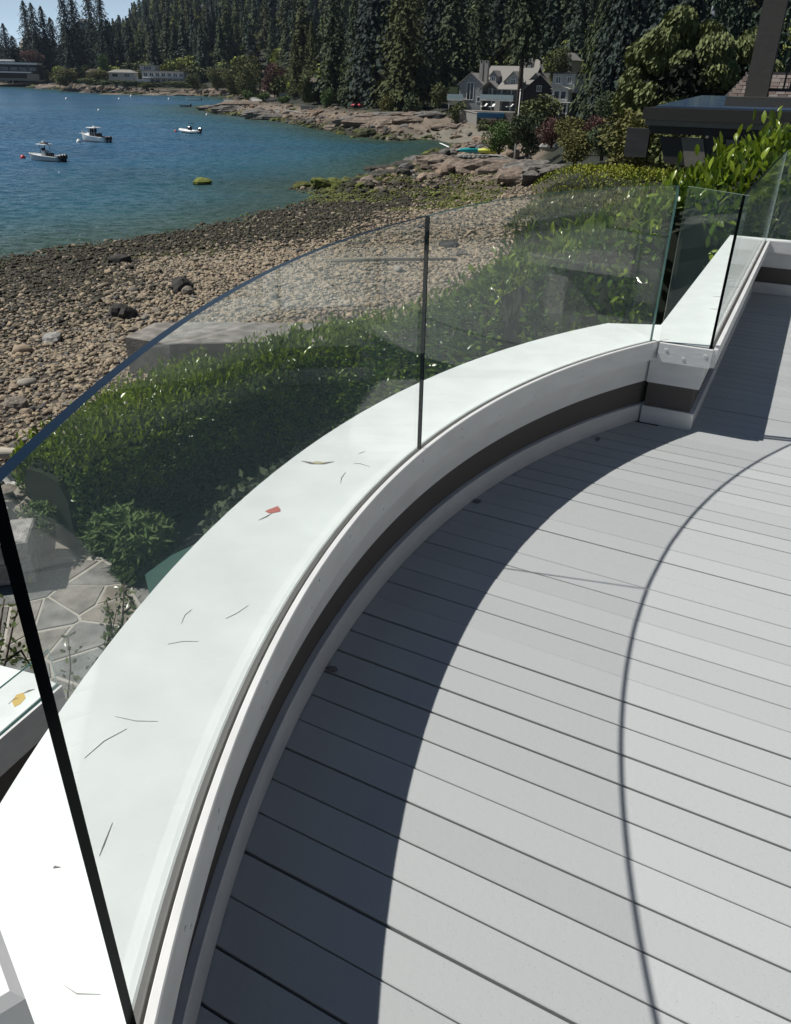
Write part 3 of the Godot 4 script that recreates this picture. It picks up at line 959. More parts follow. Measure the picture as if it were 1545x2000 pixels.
func bush_mesh(seed_value: int, n: int, size: float, spiky := 0.0) -> ArrayMesh:
	# leaf clumps through a rounded, uneven volume of unit width and height, standing on y = 0
	var g := RandomNumberGenerator.new()
	g.seed = seed_value
	var st := mb()
	var lobes := []
	for i in 9:
		lobes.append([Vector3(g.randf_range(-0.27, 0.27), g.randf_range(0.12, 0.68), g.randf_range(-0.27, 0.27)), g.randf_range(0.22, 0.33)])
	for i in n:
		var l: Array = lobes[g.randi() % lobes.size()]
		var d := Vector3(g.randfn(), g.randfn() + 0.25, g.randfn()).normalized()
		var p: Vector3 = l[0] + d * l[1] * pow(g.randf(), 0.22)
		if p.y < 0: p.y = g.randf() * 0.1
		var s := size * g.randf_range(0.6, 1.3)
		var u := (Vector3(g.randfn(), g.randfn(), g.randfn()) + d * 0.4).normalized()
		var v := u.cross(Vector3(g.randfn(), g.randfn(), g.randfn())).normalized() * (0.6 - 0.4 * spiky)
		var tone := g.randf_range(0.65, 1.35)
		st.set_color(Color(tone, tone, tone * 0.95))
		tri(st, p - u * s * 0.5, p + v * s * 0.5, p + u * s * 0.6)
		tri(st, p - u * s * 0.5, p + u * s * 0.6, p - v * s * 0.5)
	return done(st)

func conifer_mesh(seed_value: int, levels: int, bare: float, width: float, droop: float, reach := 0.85, clump := 0.05, ragged := 0.4, per := 5) -> ArrayMesh:
	var g := RandomNumberGenerator.new()
	g.seed = seed_value
	var st := mb()
	for i in levels:
		var t := (i + g.randf()) / levels
		var y := lerpf(bare, 0.985, t)
		var r := width * pow(1.0 - t, reach) * minf(1.0, 0.55 + t * 4.0) + 0.008
		var count := int(lerpf(8, 4, t))
		var start := g.randf() * TAU
		for b in count:
			if g.randf() < ragged * 0.3: continue
			var a := start + TAU * b / count + g.randf_range(-0.35, 0.35)
			var rr := r * g.randf_range(1.0 - ragged, 1.0 + ragged * 0.5)
			var d := Vector3(cos(a), 0, sin(a))
			var side := Vector3(-d.z, 0, d.x)
			for k in per:
				var f := (k + 0.6 + g.randf() * 0.5) / (per + 0.3)
				var p := Vector3(0, y, 0) + d * rr * f + Vector3(0, -droop * rr * f * f + 0.02 * (1 - f), 0)
				var s := clump * (0.6 + 0.7 * (1.0 - t)) * g.randf_range(0.7, 1.3)
				var tone := g.randf_range(0.6, 1.4)
				st.set_color(Color(tone, tone, tone))
				for q in 2:
					var u := (d * 0.8 + side * g.randf_range(-0.8, 0.8) + Vector3(0, -droop * 0.7 - g.randf() * 0.35, 0)).normalized() * s
					var v := (side * g.randf_range(0.4, 1.0) + Vector3(0, g.randf_range(-0.5, 0.5), 0)).normalized() * s * 0.55
					p += Vector3(g.randfn(), g.randfn(), g.randfn()) * s * 0.25
					tri(st, p - u * 0.5 + v * 0.4, p + u * 0.7, p - v * 0.7)
					tri(st, p - u * 0.5 - v * 0.5, p + v * 0.8, p + u * 0.55)
	return done(st)

func weeping_mesh(seed_value: int, n: int, size: float) -> ArrayMesh:
	# a broad dome of hanging sprays, unit width and height
	var g := RandomNumberGenerator.new()
	g.seed = seed_value
	var st := mb()
	var lobes := []
	for i in 46:
		var a := g.randf() * TAU
		var h := g.randf_range(0.12, 0.93)
		var r := 0.40 * sqrt(maxf(0.02, 1.0 - pow(maxf(h - 0.25, 0.0) / 0.78, 2.2)))
		r *= g.randf_range(0.75, 1.05)
		lobes.append([Vector3(cos(a) * r, h, sin(a) * r), g.randf_range(0.06, 0.11)])
	for i in n:
		var l: Array = lobes[g.randi() % lobes.size()]
		var d := Vector3(g.randfn(), g.randfn() * 0.7, g.randfn()).normalized()
		var p: Vector3 = l[0] + d * l[1] * pow(g.randf(), 0.3) + Vector3(0, 0.02, 0)
		var out := Vector3(p.x, 0, p.z).normalized()
		var s := size * g.randf_range(0.6, 1.4)
		var tone := g.randf_range(0.6, 1.45)
		st.set_color(Color(tone, tone, tone * 0.9))
		var u := (Vector3.DOWN * 1.0 + out * g.randf_range(0.1, 0.9) + Vector3(g.randfn(), 0, g.randfn()) * 0.35).normalized() * s
		var v := u.cross(Vector3(g.randfn(), g.randfn(), g.randfn())).normalized() * s * 0.22
		tri(st, p, p + u * 0.5 + v, p + u)
		tri(st, p, p + u, p + u * 0.55 - v)
	return done(st)

func bush(label: String, category: String, at: Vector3, w: float, h: float, m: Material, mesh: Mesh, called := "shrub", group := "") -> Node3D:
	var o := thing(called, label, category, at, rng.randf() * TAU, group)
	var f := part("foliage", mesh, m, o)
	f.scale = Vector3(w, h, w)
	var st := mb()
	tube(st, [Vector3(0, -0.3, 0), Vector3(0.02 * w, h * 0.3, 0), Vector3(0.05 * w, h * 0.6, 0.03 * w)], [0.05 * w, 0.035 * w, 0.01 * w], 6)
	part("stem", st, M.bark, o)
	return o

func tree(called: String, label: String, at: Vector3, tall: float, spread: float, crown: Mesh, m: Material, group := "", lean := 0.0) -> Node3D:
	var o := thing(called, label, "tree", at, rng.randf() * TAU, group)
	var c := part("crown", crown, m, o)
	c.scale = Vector3(spread, tall, spread)
	var st := mb(true)
	tube(st, [Vector3(0, -1.0, 0), Vector3(lean * 0.3, tall * 0.3, 0), Vector3(lean, tall * 0.93, 0)], [tall * 0.018, tall * 0.013, 0.02], 7)
	part("trunk", st, M.bark, o)
	return o

# ---------------------------------------------------------------- garden below the deck
func build_garden() -> void:
	M.bush = [bush_mesh(1, 1500, 0.12), bush_mesh(2, 1500, 0.10), bush_mesh(3, 1300, 0.14, 0.7)]
	M.bush_fine = bush_mesh(5, 5000, 0.06)
	var laurel := [leaf_mesh(0.40, 0.25, 0.12), leaf_mesh(0.34, 0.35, 0.25), leaf_mesh(0.45, 0.15, 0.05)]
	var g0 := -4.5
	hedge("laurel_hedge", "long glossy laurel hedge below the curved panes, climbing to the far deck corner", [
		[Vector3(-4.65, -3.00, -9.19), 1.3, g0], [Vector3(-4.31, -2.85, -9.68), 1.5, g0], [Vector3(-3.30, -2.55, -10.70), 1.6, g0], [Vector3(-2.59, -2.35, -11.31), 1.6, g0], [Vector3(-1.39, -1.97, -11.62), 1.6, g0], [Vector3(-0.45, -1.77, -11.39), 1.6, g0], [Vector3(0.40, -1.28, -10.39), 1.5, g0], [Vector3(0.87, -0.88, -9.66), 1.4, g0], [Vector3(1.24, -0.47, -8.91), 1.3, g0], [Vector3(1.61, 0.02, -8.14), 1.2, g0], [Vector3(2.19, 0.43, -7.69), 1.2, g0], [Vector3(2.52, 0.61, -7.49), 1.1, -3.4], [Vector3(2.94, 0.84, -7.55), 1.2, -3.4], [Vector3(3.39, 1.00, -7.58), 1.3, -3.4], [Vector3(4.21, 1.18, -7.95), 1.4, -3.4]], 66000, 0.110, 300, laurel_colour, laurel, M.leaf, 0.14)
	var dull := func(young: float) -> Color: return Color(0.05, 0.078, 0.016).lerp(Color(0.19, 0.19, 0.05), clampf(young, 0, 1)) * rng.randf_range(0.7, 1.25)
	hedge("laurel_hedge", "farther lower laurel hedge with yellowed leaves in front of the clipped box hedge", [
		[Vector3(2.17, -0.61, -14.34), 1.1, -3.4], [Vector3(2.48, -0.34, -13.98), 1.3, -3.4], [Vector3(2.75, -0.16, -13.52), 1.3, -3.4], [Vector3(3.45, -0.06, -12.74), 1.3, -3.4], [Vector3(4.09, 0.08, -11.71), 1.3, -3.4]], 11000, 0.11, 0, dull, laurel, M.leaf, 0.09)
	var box_leaf := [leaf_mesh(0.6, 0.2, 0.1)]
	var gold := func(young: float) -> Color: return Color(0.12, 0.16, 0.010).lerp(Color(0.30, 0.32, 0.02), clampf(young, 0, 1)) * rng.randf_range(0.8, 1.2)
	hedge("box_hedge", "clipped flat-topped golden box hedge in front of the dark neighbouring porch", [
		[Vector3(3.26, -0.17, -17.19), 1.6, -3.4], [Vector3(3.47, -0.02, -16.85), 1.9, -3.4], [Vector3(4.25, 0.07, -15.63), 1.9, -3.4], [Vector3(4.89, 0.13, -14.39), 1.8, -3.4]], 22000, 0.045, 0, gold, box_leaf, M.shrub, 0.03)
	# flagstone patio
	var patio := Node3D.new()
	patio.name = "patio"
	add_child(patio)
	patio.set_meta("kind", "structure")
	var st := mb()
	var outline := [Vector2(-7.5, -2.0), Vector2(-6.6, -7.4), Vector2(-4.6, -8.75), Vector2(-3.2, -9.15), Vector2(-1.2, -8.8), Vector2(-0.4, -3.0)]
	prism(st, outline, -4.6, -4.226)
	part("mortar_bed", st, M.mortar, patio)
	var sites := []
	for i in range(-2, 15):
		for j in range(-2, 16):
			sites.append(Vector2(-7.5 + i * 0.60 + rng.randf_range(-0.27, 0.27), -9.6 + j * 0.52 + rng.randf_range(-0.24, 0.24)))
	for s in sites:
		if not Geometry2D.is_point_in_polygon(s, PackedVector2Array(outline)): continue
		var cell := PackedVector2Array([s + Vector2(-1, -1), s + Vector2(1, -1), s + Vector2(1, 1), s + Vector2(-1, 1)])
		for q in sites:
			if q == s or q.distance_to(s) > 2.0: continue
			var mid: Vector2 = (q + s) / 2
			var n: Vector2 = (q - s).normalized()
			mid -= n * rng.randf_range(0.010, 0.026)
			var cut := PackedVector2Array()
			for k in cell.size():
				var a := cell[k]; var b := cell[(k + 1) % cell.size()]
				var da := (a - mid).dot(n); var db := (b - mid).dot(n)
				if da <= 0: cut.append(a)
				if (da < 0) != (db < 0): cut.append(a.lerp(b, da / (da - db)))
			cell = cut
		if cell.size() < 3: continue
		var f := mb()
		prism(f, Array(cell), -4.24, -4.217 + rng.randf_range(-0.005, 0.005), 0.005)
		part("flagstone", f, M.flag[rng.randi() % 5], patio)
	st = mb(); prism(st, [Vector2(-4.65, -8.78), Vector2(-3.2, -9.2), Vector2(-2.6, -9.2), Vector2(-2.9, -10.6), Vector2(-4.3, -10.6), Vector2(-5.2, -9.6)], -4.6, -4.225)
	structure("path", st, mat(lin(0.26, 0.235, 0.19), 0.95, noise_tex(0.06, 0.6, 1.0, 61), Vector3(2, 2, 2)))
	# granite pier with a lower arm
	var o := thing("stone_pier", "pale granite block pier at the left edge of the patio", "wall", Vector3(-4.91, -4.20, -8.38), 0.25)
	for r in 2:
		for c in 3:
			st = mb(); lump(st, Vector3(-0.42 + c * 0.31, 0.16 + r * 0.30, 0), Vector3(0.30, 0.29, 0.62 + rng.randf() * 0.03), 0.02, Basis(Vector3.UP, rng.randfn(0, 0.02)))
			part("granite_block", st, M.granite, o)
	for c in 2:
		st = mb(); lump(st, Vector3(-0.95 - c * 0.62, 0.13, 0.25), Vector3(0.60, 0.26, 0.5), 0.02)
		part("granite_block", st, M.granite, o)
	o = thing("planter", "dark round planter beside the granite pier", "planter", Vector3(-4.70, -4.20, -8.86))
	st = mb(true); tube(st, [Vector3(0, 0, 0), Vector3(0, 0.2, 0), Vector3(0, 0.36, 0), Vector3(0, 0.37, 0)], [0.15, 0.2, 0.22, 0.19], 16); part("pot", st, M.brown, o)
	var f0 := part("foliage", M.bush[2], M.crown_green, o); f0.scale = Vector3(0.6, 0.45, 0.6); f0.position.y = 0.28
	# dry stone wall at the head of the beach
	o = thing("dry_stone_wall", "low dry stone wall of flat tan stones at the end of the patio path", "wall", Vector3(-4.94, -4.20, -9.46), -0.35)
	for r in 5:
		for c in 7:
			var s := part("stone", rock(r * 7 + c, Vector3(rng.randf_range(0.24, 0.36), 0.14, 0.34), 9, false, 7, 5), M.granite if rng.randf() < 0.3 else M.flag[3], o)
			s.position = Vector3(-0.9 + c * 0.28 + (r % 2) * 0.12, 0.05 + r * 0.105, rng.randfn(0, 0.03) - r * 0.03)
			s.rotation.y = rng.randfn(0, 0.2)
	# crumpled white tarpaulin
	st = mb(true)
	var sheet := []
	for i in 26:
		var row := []
		for j in 12:
			var x := i / 25.0
			var y := j / 11.0
			row.append(Vector3(x * 1.7 - 0.9, 0.38 - 0.35 * y + 0.07 * sin(x * 4 + y * 26.0) * (0.3 + x) + 0.03 * sin(x * 31.0 + y * 9), y * 1.0 + 0.1 * sin(x * 7)))
		sheet.append(row)
	for i in 25:
		for j in 11:
			quad(st, sheet[i][j], sheet[i][j + 1], sheet[i + 1][j + 1], sheet[i + 1][j])
	single("tarpaulin", st, M.off_white, "crumpled grey-white tarpaulin draped over the stones left of the hedge", "tarpaulin", Vector3(-5.59, -4.30, -10.14) + Vector3(-0.2, 0, -0.5), 0.5)
	# bleached log
	st = mb(true); tube(st, [Vector3(-2.2, 0, 0), Vector3(-1, 0.02, 0.03), Vector3(0, 0, 0), Vector3(0.75, -0.02, -0.02)], [0.13, 0.12, 0.11, 0.10], 10)
	single("driftwood_log", st, M.drift, "thick bleached log at the left picture edge above the tarpaulin", "log", Vector3(-7.26, -5.00, -13.50) + Vector3(-0.2, 0.08, 0), 0.0)
	# tufted shrub, low growth along the foot of the hedge
	bush("grey-green spiky tufted shrub spilling onto the flagstones", "shrub", Vector3(-3.28, -4.20, -8.72), 1.15, 0.85, M.crown_green, bush_mesh(6, 5200, 0.17, 1.0), "tufted_shrub")
	bush("pale green leafy shrub standing at the left foot of the laurel hedge", "shrub", Vector3(-4.69, -4.20, -10.07), 0.95, 1.0, M.crown_green, M.bush_fine, "leafy_shrub")
	bush("dark low shrub between the laurel hedge and the curved parapet", "shrub", Vector3(-1.14, -2.81, -8.52) + Vector3(0, -1.5, 0), 2.3, 1.9, mat_green(0.035, 0.055, 0.016), M.bush_fine, "low_shrub")
	bush("brown-tipped shrub at the outer left end of the laurel hedge", "shrub", Vector3(-5.24, -4.40, -10.50), 0.8, 1.25, M.crown_olive, M.bush_fine, "browning_shrub")
	st = mb(); lump(st, Vector3(0, 0.16, 0), Vector3(0.42, 0.34, 0.34), 0.05)
	single("boulder", st, M.granite, "pale square boulder on the path beside the tufted shrub", "boulder", Vector3(-4.03, -4.20, -9.69), 0.6)
	# green canvas cover
	st = mb()
	var apex := Vector3(0, 0.85, 0)
	for k in 8:
		var a := TAU * k / 8; var b := TAU * (k + 1) / 8
		tri(st, apex, Vector3(cos(b) * 0.62, 0.42, sin(b) * 0.62), Vector3(cos(a) * 0.62, 0.42, sin(a) * 0.62))
	o = thing("parasol", "dark green canvas parasol half hidden behind the curved cap", "parasol", Vector3(-2.34, -4.20, -7.76))
	part("canopy", st, M.canvas, o)
	st = mb(); tube(st, [Vector3(0, 0, 0), Vector3(0, 0.84, 0)], [0.02], 6); part("pole", st, M.drift, o)
	twig_bush("leafy twigs rising in front of the patio at the left picture edge", [[Vector3(-2.64, -2.32, -3.76), Vector3(-2.54, -1.97, -4.01), Vector3(-2.53, -1.79, -4.20), Vector3(-2.48, -1.62, -4.34)], [Vector3(-2.71, -2.30, -3.84), Vector3(-2.64, -1.93, -4.13), Vector3(-2.65, -1.72, -4.36)], [Vector3(-2.54, -1.97, -4.01), Vector3(-2.48, -1.96, -4.11), Vector3(-2.48, -2.14, -4.17)]], 130)
	twig_bush("pale leafy twigs seen through the nearest pane beside the curved cap", [[Vector3(-2.47, -3.08, -4.23), Vector3(-2.46, -2.78, -4.47), Vector3(-2.43, -2.50, -4.60), Vector3(-2.45, -2.29, -4.70)], [Vector3(-2.46, -2.78, -4.47), Vector3(-2.34, -2.63, -4.64), Vector3(-2.20, -2.45, -4.82), Vector3(-2.15, -2.22, -4.95)], [Vector3(-2.20, -2.47, -4.82), Vector3(-2.13, -2.36, -4.96), Vector3(-2.15, -2.13, -5.17)], [Vector3(-2.24, -2.53, -4.80), Vector3(-2.21, -2.38, -4.93), Vector3(-2.25, -2.18, -5.02)], [Vector3(-2.12, -2.28, -4.97), Vector3(-2.07, -2.28, -5.10), Vector3(-2.17, -2.18, -5.16)]], 210)
	# lower balcony
	o = thing("lower_parapet", "white-capped corner of the balcony below at the left picture edge", "parapet")
	var y := -1.5
	st = mb(); prism(st, [Vector2(-2.66, -3.53), Vector2(-2.20, -3.42), Vector2(-1.96, -3.35), Vector2(-1.83, -3.28), Vector2(-1.97, -2.91), Vector2(-2.13, -2.52)], y - 0.08, y, 0.004); part("cap", st, M.cap, o)
	var e0 := Vector3(-1.82, -1.50, -3.27)
	var e1 := Vector3(-2.12, -1.50, -2.51)
	var along := (e1 - e0).normalized()
	var across := along.cross(Vector3.UP).normalized()
	if across.x < 0: across = -across
	var lb := Basis(along, Vector3.UP, along.cross(Vector3.UP))
	var ll := e0.distance_to(e1)
	var mid := (e0 + e1) / 2
	st = mb(); bx(st, mid + across * 0.022 + Vector3(0, -0.10, 0), Vector3(ll, 0.205, 0.018), lb); part("edge_board", st, M.white, o)
	st = mb(); bx(st, mid - across * 0.03 + Vector3(0, -1.6, 0), Vector3(ll - 0.05, 3.0, 0.06), lb); part("stucco_band", st, M.stucco, o)
	st = mb(); bx(st, mid + across * 0.009 + Vector3(0, -0.02, 0), Vector3(ll, 0.05, 0.010), lb); part("sealant", st, M.edge_green, o)
	st = mb(); prism(st, [Vector2(-2.01, -3.13), Vector2(-2.01, -3.18), Vector2(-1.98, -3.20), Vector2(-1.95, -3.16), Vector2(-1.96, -3.11), Vector2(-1.98, -3.09)], y - 0.002, y + 0.0015); part("bare_patch", st, M.chip_yellow, o)
	st = mb(); prism(st, [Vector2(-2.02, -3.11), Vector2(-2.01, -3.15), Vector2(-1.98, -3.16), Vector2(-2.01, -3.14)], y - 0.002, y + 0.002)
	prism(st, [Vector2(-1.98, -3.19), Vector2(-1.96, -3.22), Vector2(-1.93, -3.23), Vector2(-1.95, -3.21)], y - 0.002, y + 0.002); part("crack", st, M.crack, o)
	glass_low(e0, e1, y)

func glass_low(a: Vector3, b: Vector3, y: float) -> void:
	var o := thing("glass_pane", "short glass pane standing on the balcony cap below, at the left edge", "glass pane", Vector3.ZERO, 0.0, "frameless panes of the deck railing")
	var n := (b - a).normalized().cross(Vector3.UP) * 0.012
	var h := Vector3.UP * 0.24
	for s in 2:
		var st := mb()
		var k := n * s
		quad(st, a + k, a + k + h, b + k + h, b + k)
		part("face", st, M.glass, o)
	var st := mb(); quad(st, a + h, a + n + h, b + n + h, b + h); part("top_edge", st, M.edge_green, o)
	st = mb(); quad(st, a, a + h, a + n + h, a + n); part("side_edge", st, M.edge_pale, o)

func mat_green(r: float, g: float, b: float) -> StandardMaterial3D:
	return tinted(mat(lin(r, g, b), 0.75))

func twig_bush(label: String, stems: Array, n: int) -> void:
	var o := thing("twiggy_shrub", label, "shrub")
	var small := leaf_mesh(0.5, 0.2, 0.1)
	for s in stems:
		var st := mb(true)
		tube(st, s, [0.011, 0.008, 0.006, 0.003], 6)
		part("stem", st, M.bark, o)
	var tones := []
	for k in 4:
		var t: StandardMaterial3D = M.leaf.duplicate()
		t.vertex_color_use_as_albedo = false
		t.albedo_color = lin(0.05 + 0.02 * k, 0.075 + 0.022 * k, 0.025 + 0.006 * k)
		t.backlight = t.albedo_color
		tones.append(t)
	for i in n:
		var s: Array = stems[i % stems.size()]
		var f := rng.randf() * (s.size() - 1)
		var k := mini(int(f), s.size() - 2)
		var p: Vector3 = s[k].lerp(s[k + 1], f - k)
		var d := Vector3(rng.randfn(), rng.randfn() * 0.5 + 0.3, rng.randfn()).normalized()
		p += d * rng.randf() * 0.07
		var l := part("leaf", small, tones[rng.randi() % 4], o)
		l.transform = leaf_place(p, d, rng.randf_range(0.035, 0.062))

# ---------------------------------------------------------------- cobble beach
func build_beach() -> void:
	var terrain := get_node("terrain")
	var stones := []
	for k in 5: stones.append(rock(100 + k, Vector3(1.25, 0.68, 0.95), 16, true, 9, 6, 0.03))
	for k in 3: stones.append(rock(200 + k, Vector3(1.2, 0.8, 1.0), 8, false, 8, 5, 0.05))
	var all := []
	var tries := 0
	while all.size() < 60000 and tries < 150000:
		tries += 1
		var d := sqrt(rng.randf_range(13.0 * 13.0, 98.0 * 98.0))
		if d > 50 and rng.randf() < 0.55: continue
		var a := deg_to_rad(rng.randf_range(-32.0, 9.0))
		var x := d * sin(a); var z := -d * cos(a)
		var l := land(x, z)
		if l.z > 0.55 or l.y < -1.5: continue
		var s := 0.116 * exp(rng.randfn(0, 0.30)) * (1.0 + 0.006 * d)
		if rng.randf() < 0.02: s *= rng.randf_range(1.3, 2.0)
		if l.z > 0.2 and rng.randf() < 0.5: continue
		var weedy := clampf(1.0 - (l.y - 7.0 + 6.0 * rough_noise.get_noise_2d(x * 3.0 + 90, z * 3.0)) / 9.0, 0, 1)
		var tone := rng.randf_range(0.66, 1.25)
		var c := Color(0.41, 0.315, 0.200).lerp(Color(0.35, 0.30, 0.225), rng.randf())
		if rng.randf() < 0.03: c = Color(0.34, 0.25, 0.18)
		if rng.randf() < 0.10: c = Color(0.10, 0.095, 0.09)
		c = c * tone
		if rng.randf() < weedy * 0.92: c = Color(0.046, 0.036, 0.022).lerp(Color(0.11, 0.12, 0.025), rng.randf() * rng.randf() * rng.randf() * (1.0 if d > 50 else 0.7)) * tone
		if z < -68 and l.y < 17 and rough_noise.get_noise_2d(x * 3.0 + 90, z * 3.0) > -0.12 and rng.randf() < 0.75: c = Color(0.10, 0.125, 0.015).lerp(Color(0.17, 0.19, 0.02), rng.randf()) * tone
		var b := Basis(Vector3.UP, rng.randf() * TAU).rotated(Vector3(rng.randfn(), 0, rng.randfn()).normalized(), rng.randf_range(0, 0.35)).scaled(Vector3.ONE * s)
		all.append([s / d, Transform3D(b, Vector3(x, l.x + s * 0.16, z)), c, rng.randi() % stones.size()])
	all.sort_custom(func(p, q): return p[0] > q[0])
	var tones := []
	for k in 8:
		var m: StandardMaterial3D = M.cobble.duplicate()
		m.vertex_color_use_as_albedo = false
		var c: Color = [Color(0.31, 0.25, 0.19), Color(0.26, 0.25, 0.23), Color(0.36, 0.29, 0.22), Color(0.22, 0.19, 0.16), Color(0.34, 0.27, 0.20), Color(0.13, 0.12, 0.11), Color(0.33, 0.31, 0.27), Color(0.28, 0.22, 0.16)][k]
		m.albedo_color = lin(c.r * 1.15, c.g * 1.13, c.b * 1.05)
		tones.append(m)
	for k in 280:
		var o := part("cobble", stones[all[k][3]], tones[rng.randi() % 8], terrain)
		o.transform = all[k][1]
	for g in stones.size():
		var places := []; var tints := []
		for e in all.slice(280):
			if e[3] == g:
				places.append(e[1]); tints.append(e[2])
		scatter("cobbles", stones[g], M.cobble, places, tints, terrain)
	# single boulders
	var stone: StandardMaterial3D = M.granite
	var dark := mat(lin(0.06, 0.055, 0.05), 0.9, noise_tex(0.02, 0.6, 1.0, 71), Vector3(1, 1, 1))
	var tan_m := mat(lin(0.27, 0.235, 0.19), 0.9, noise_tex(0.02, 0.6, 1.0, 72), Vector3(1, 1, 1))
	for e in [
		[Vector3(-10.34, -7.00, -37.36), Vector3(1.0, 0.8, 0.8), dark, "largest dark angular boulder high on the cobble beach", 1],
		[Vector3(-9.88, -7.00, -36.87), Vector3(0.62, 0.42, 0.5), tan_m, "grey rounded boulder leaning against the largest dark boulder", 2],
		[Vector3(-11.98, -6.90, -33.17), Vector3(0.75, 0.6, 0.55), dark, "left of two dark boulders side by side on the cobbles", 3],
		[Vector3(-11.42, -6.90, -32.78), Vector3(0.7, 0.6, 0.6), dark, "right of two dark boulders side by side on the cobbles", 4],
		[Vector3(-13.37, -6.70, -29.59), Vector3(0.95, 0.35, 0.6), stone, "flat slab-shaped grey boulder below the paired dark boulders", 5],
		[Vector3(-11.25, -6.30, -21.67), Vector3(0.7, 0.4, 0.5), tan_m, "tan boulder at the left edge of the cobble beach", 6],
		[Vector3(-9.57, -6.20, -21.49), Vector3(0.42, 0.3, 0.36), tan_m, "rounded pale boulder in the middle of the cobble beach", 7],
		[Vector3(-8.13, -5.90, -17.93), Vector3(0.4, 0.28, 0.3), dark, "small dark boulder near the blue top edge of the nearest pane", 8],
		[Vector3(-9.55, -6.00, -17.64), Vector3(0.5, 0.42, 0.4), dark, "small dark boulder at the left picture edge above the log", 9],
		[Vector3(-16.09, -7.90, -46.16), Vector3(1.1, 0.6, 0.8), dark, "wide weed-covered boulder in the dark weed band", 10],
		[Vector3(-8.20, -6.10, -19.45), Vector3(0.95, 0.25, 0.6), dark, "flat dark boulder beside the nearest pane's top edge", 11],
		[Vector3(2.93, -7.00, -48.57), Vector3(1.2, 0.6, 0.9), dark, "dark boulder seen through the second pane behind the long timber", 12],
		[Vector3(3.33, -6.90, -45.37), Vector3(0.8, 0.5, 0.7), tan_m, "tan boulder seen through the second pane next to a dark one", 13],
		[Vector3(-21.26, -8.58, -89.46), Vector3(2.1, 0.7, 1.6), mat(lin(0.13, 0.15, 0.02), 0.9), "green algae-covered rock standing alone in the water", 14]]:
		var o := single("boulder", rock(300 + int(e[4]), e[1] * 1.15, 9, false, 10, 7), e[2], e[3], "boulder", e[0], float(e[4]))
		o.position.y = maxf(ground(e[0].x, e[0].z), WATER) + e[1].y * 0.28
	# concrete slab and timbers
	var st := mb()
	prism(st, [Vector2(-8.89, -24.86), Vector2(-8.42, -26.55), Vector2(-6.38, -26.84), Vector2(-2.49, -26.89), Vector2(-2.30, -24.72), Vector2(-4.91, -24.53), Vector2(-7.28, -24.19)], -7.2, -6.0, 0.03)
	single("concrete_slab", st, M.concrete, "broken grey concrete slab lying on the cobbles behind the hedge", "slab")
	st = mb(true); tube(st, [Vector3(-3.4, 0, 0), Vector3(0, 0.08, 0), Vector3(3.4, 0.05, 0)], [0.10, 0.11, 0.09], 9)
	var q := drop(Vector3(-0.36, -6.80, -43.27))
	single("timber", st, mat(lin(0.17, 0.15, 0.115), 0.95), "long weathered timber lying along the beach behind the first joint", "timber", q + Vector3(0, 0.2, 0), 0.12)
	st = mb(true); tube(st, [Vector3(-0.5, 0, 0), Vector3(0, 0.09, 0.05), Vector3(0.45, 0.02, -0.1)], [0.02, 0.035, 0.012], 7)
	single("driftwood", st, M.drift, "small white forked stick just above the laurel hedge", "driftwood", drop(Vector3(-5.51, -6.20, -23.94)) + Vector3(0, 0.1, 0), -0.5)
	st = mb(); lump(st, Vector3.ZERO, Vector3(0.55, 0.05, 0.1), 0.01)
	single("driftwood", st, M.drift, "short pale plank among the cobbles right of the rounded boulder", "driftwood", drop(Vector3(-9.34, -6.20, -21.77)) + Vector3(0, 0.12, 0), 0.1)
	st = mb(true); tube(st, [Vector3(-0.7, 0, 0), Vector3(0.7, 0.05, 0)], [0.13, 0.12], 9)
	single("driftwood", st, M.drift, "white log end beside the left end of the clipped box hedge", "driftwood", drop(Vector3(11.61, -5.00, -64.82)) + Vector3(0, 0.3, 0), 0.1)

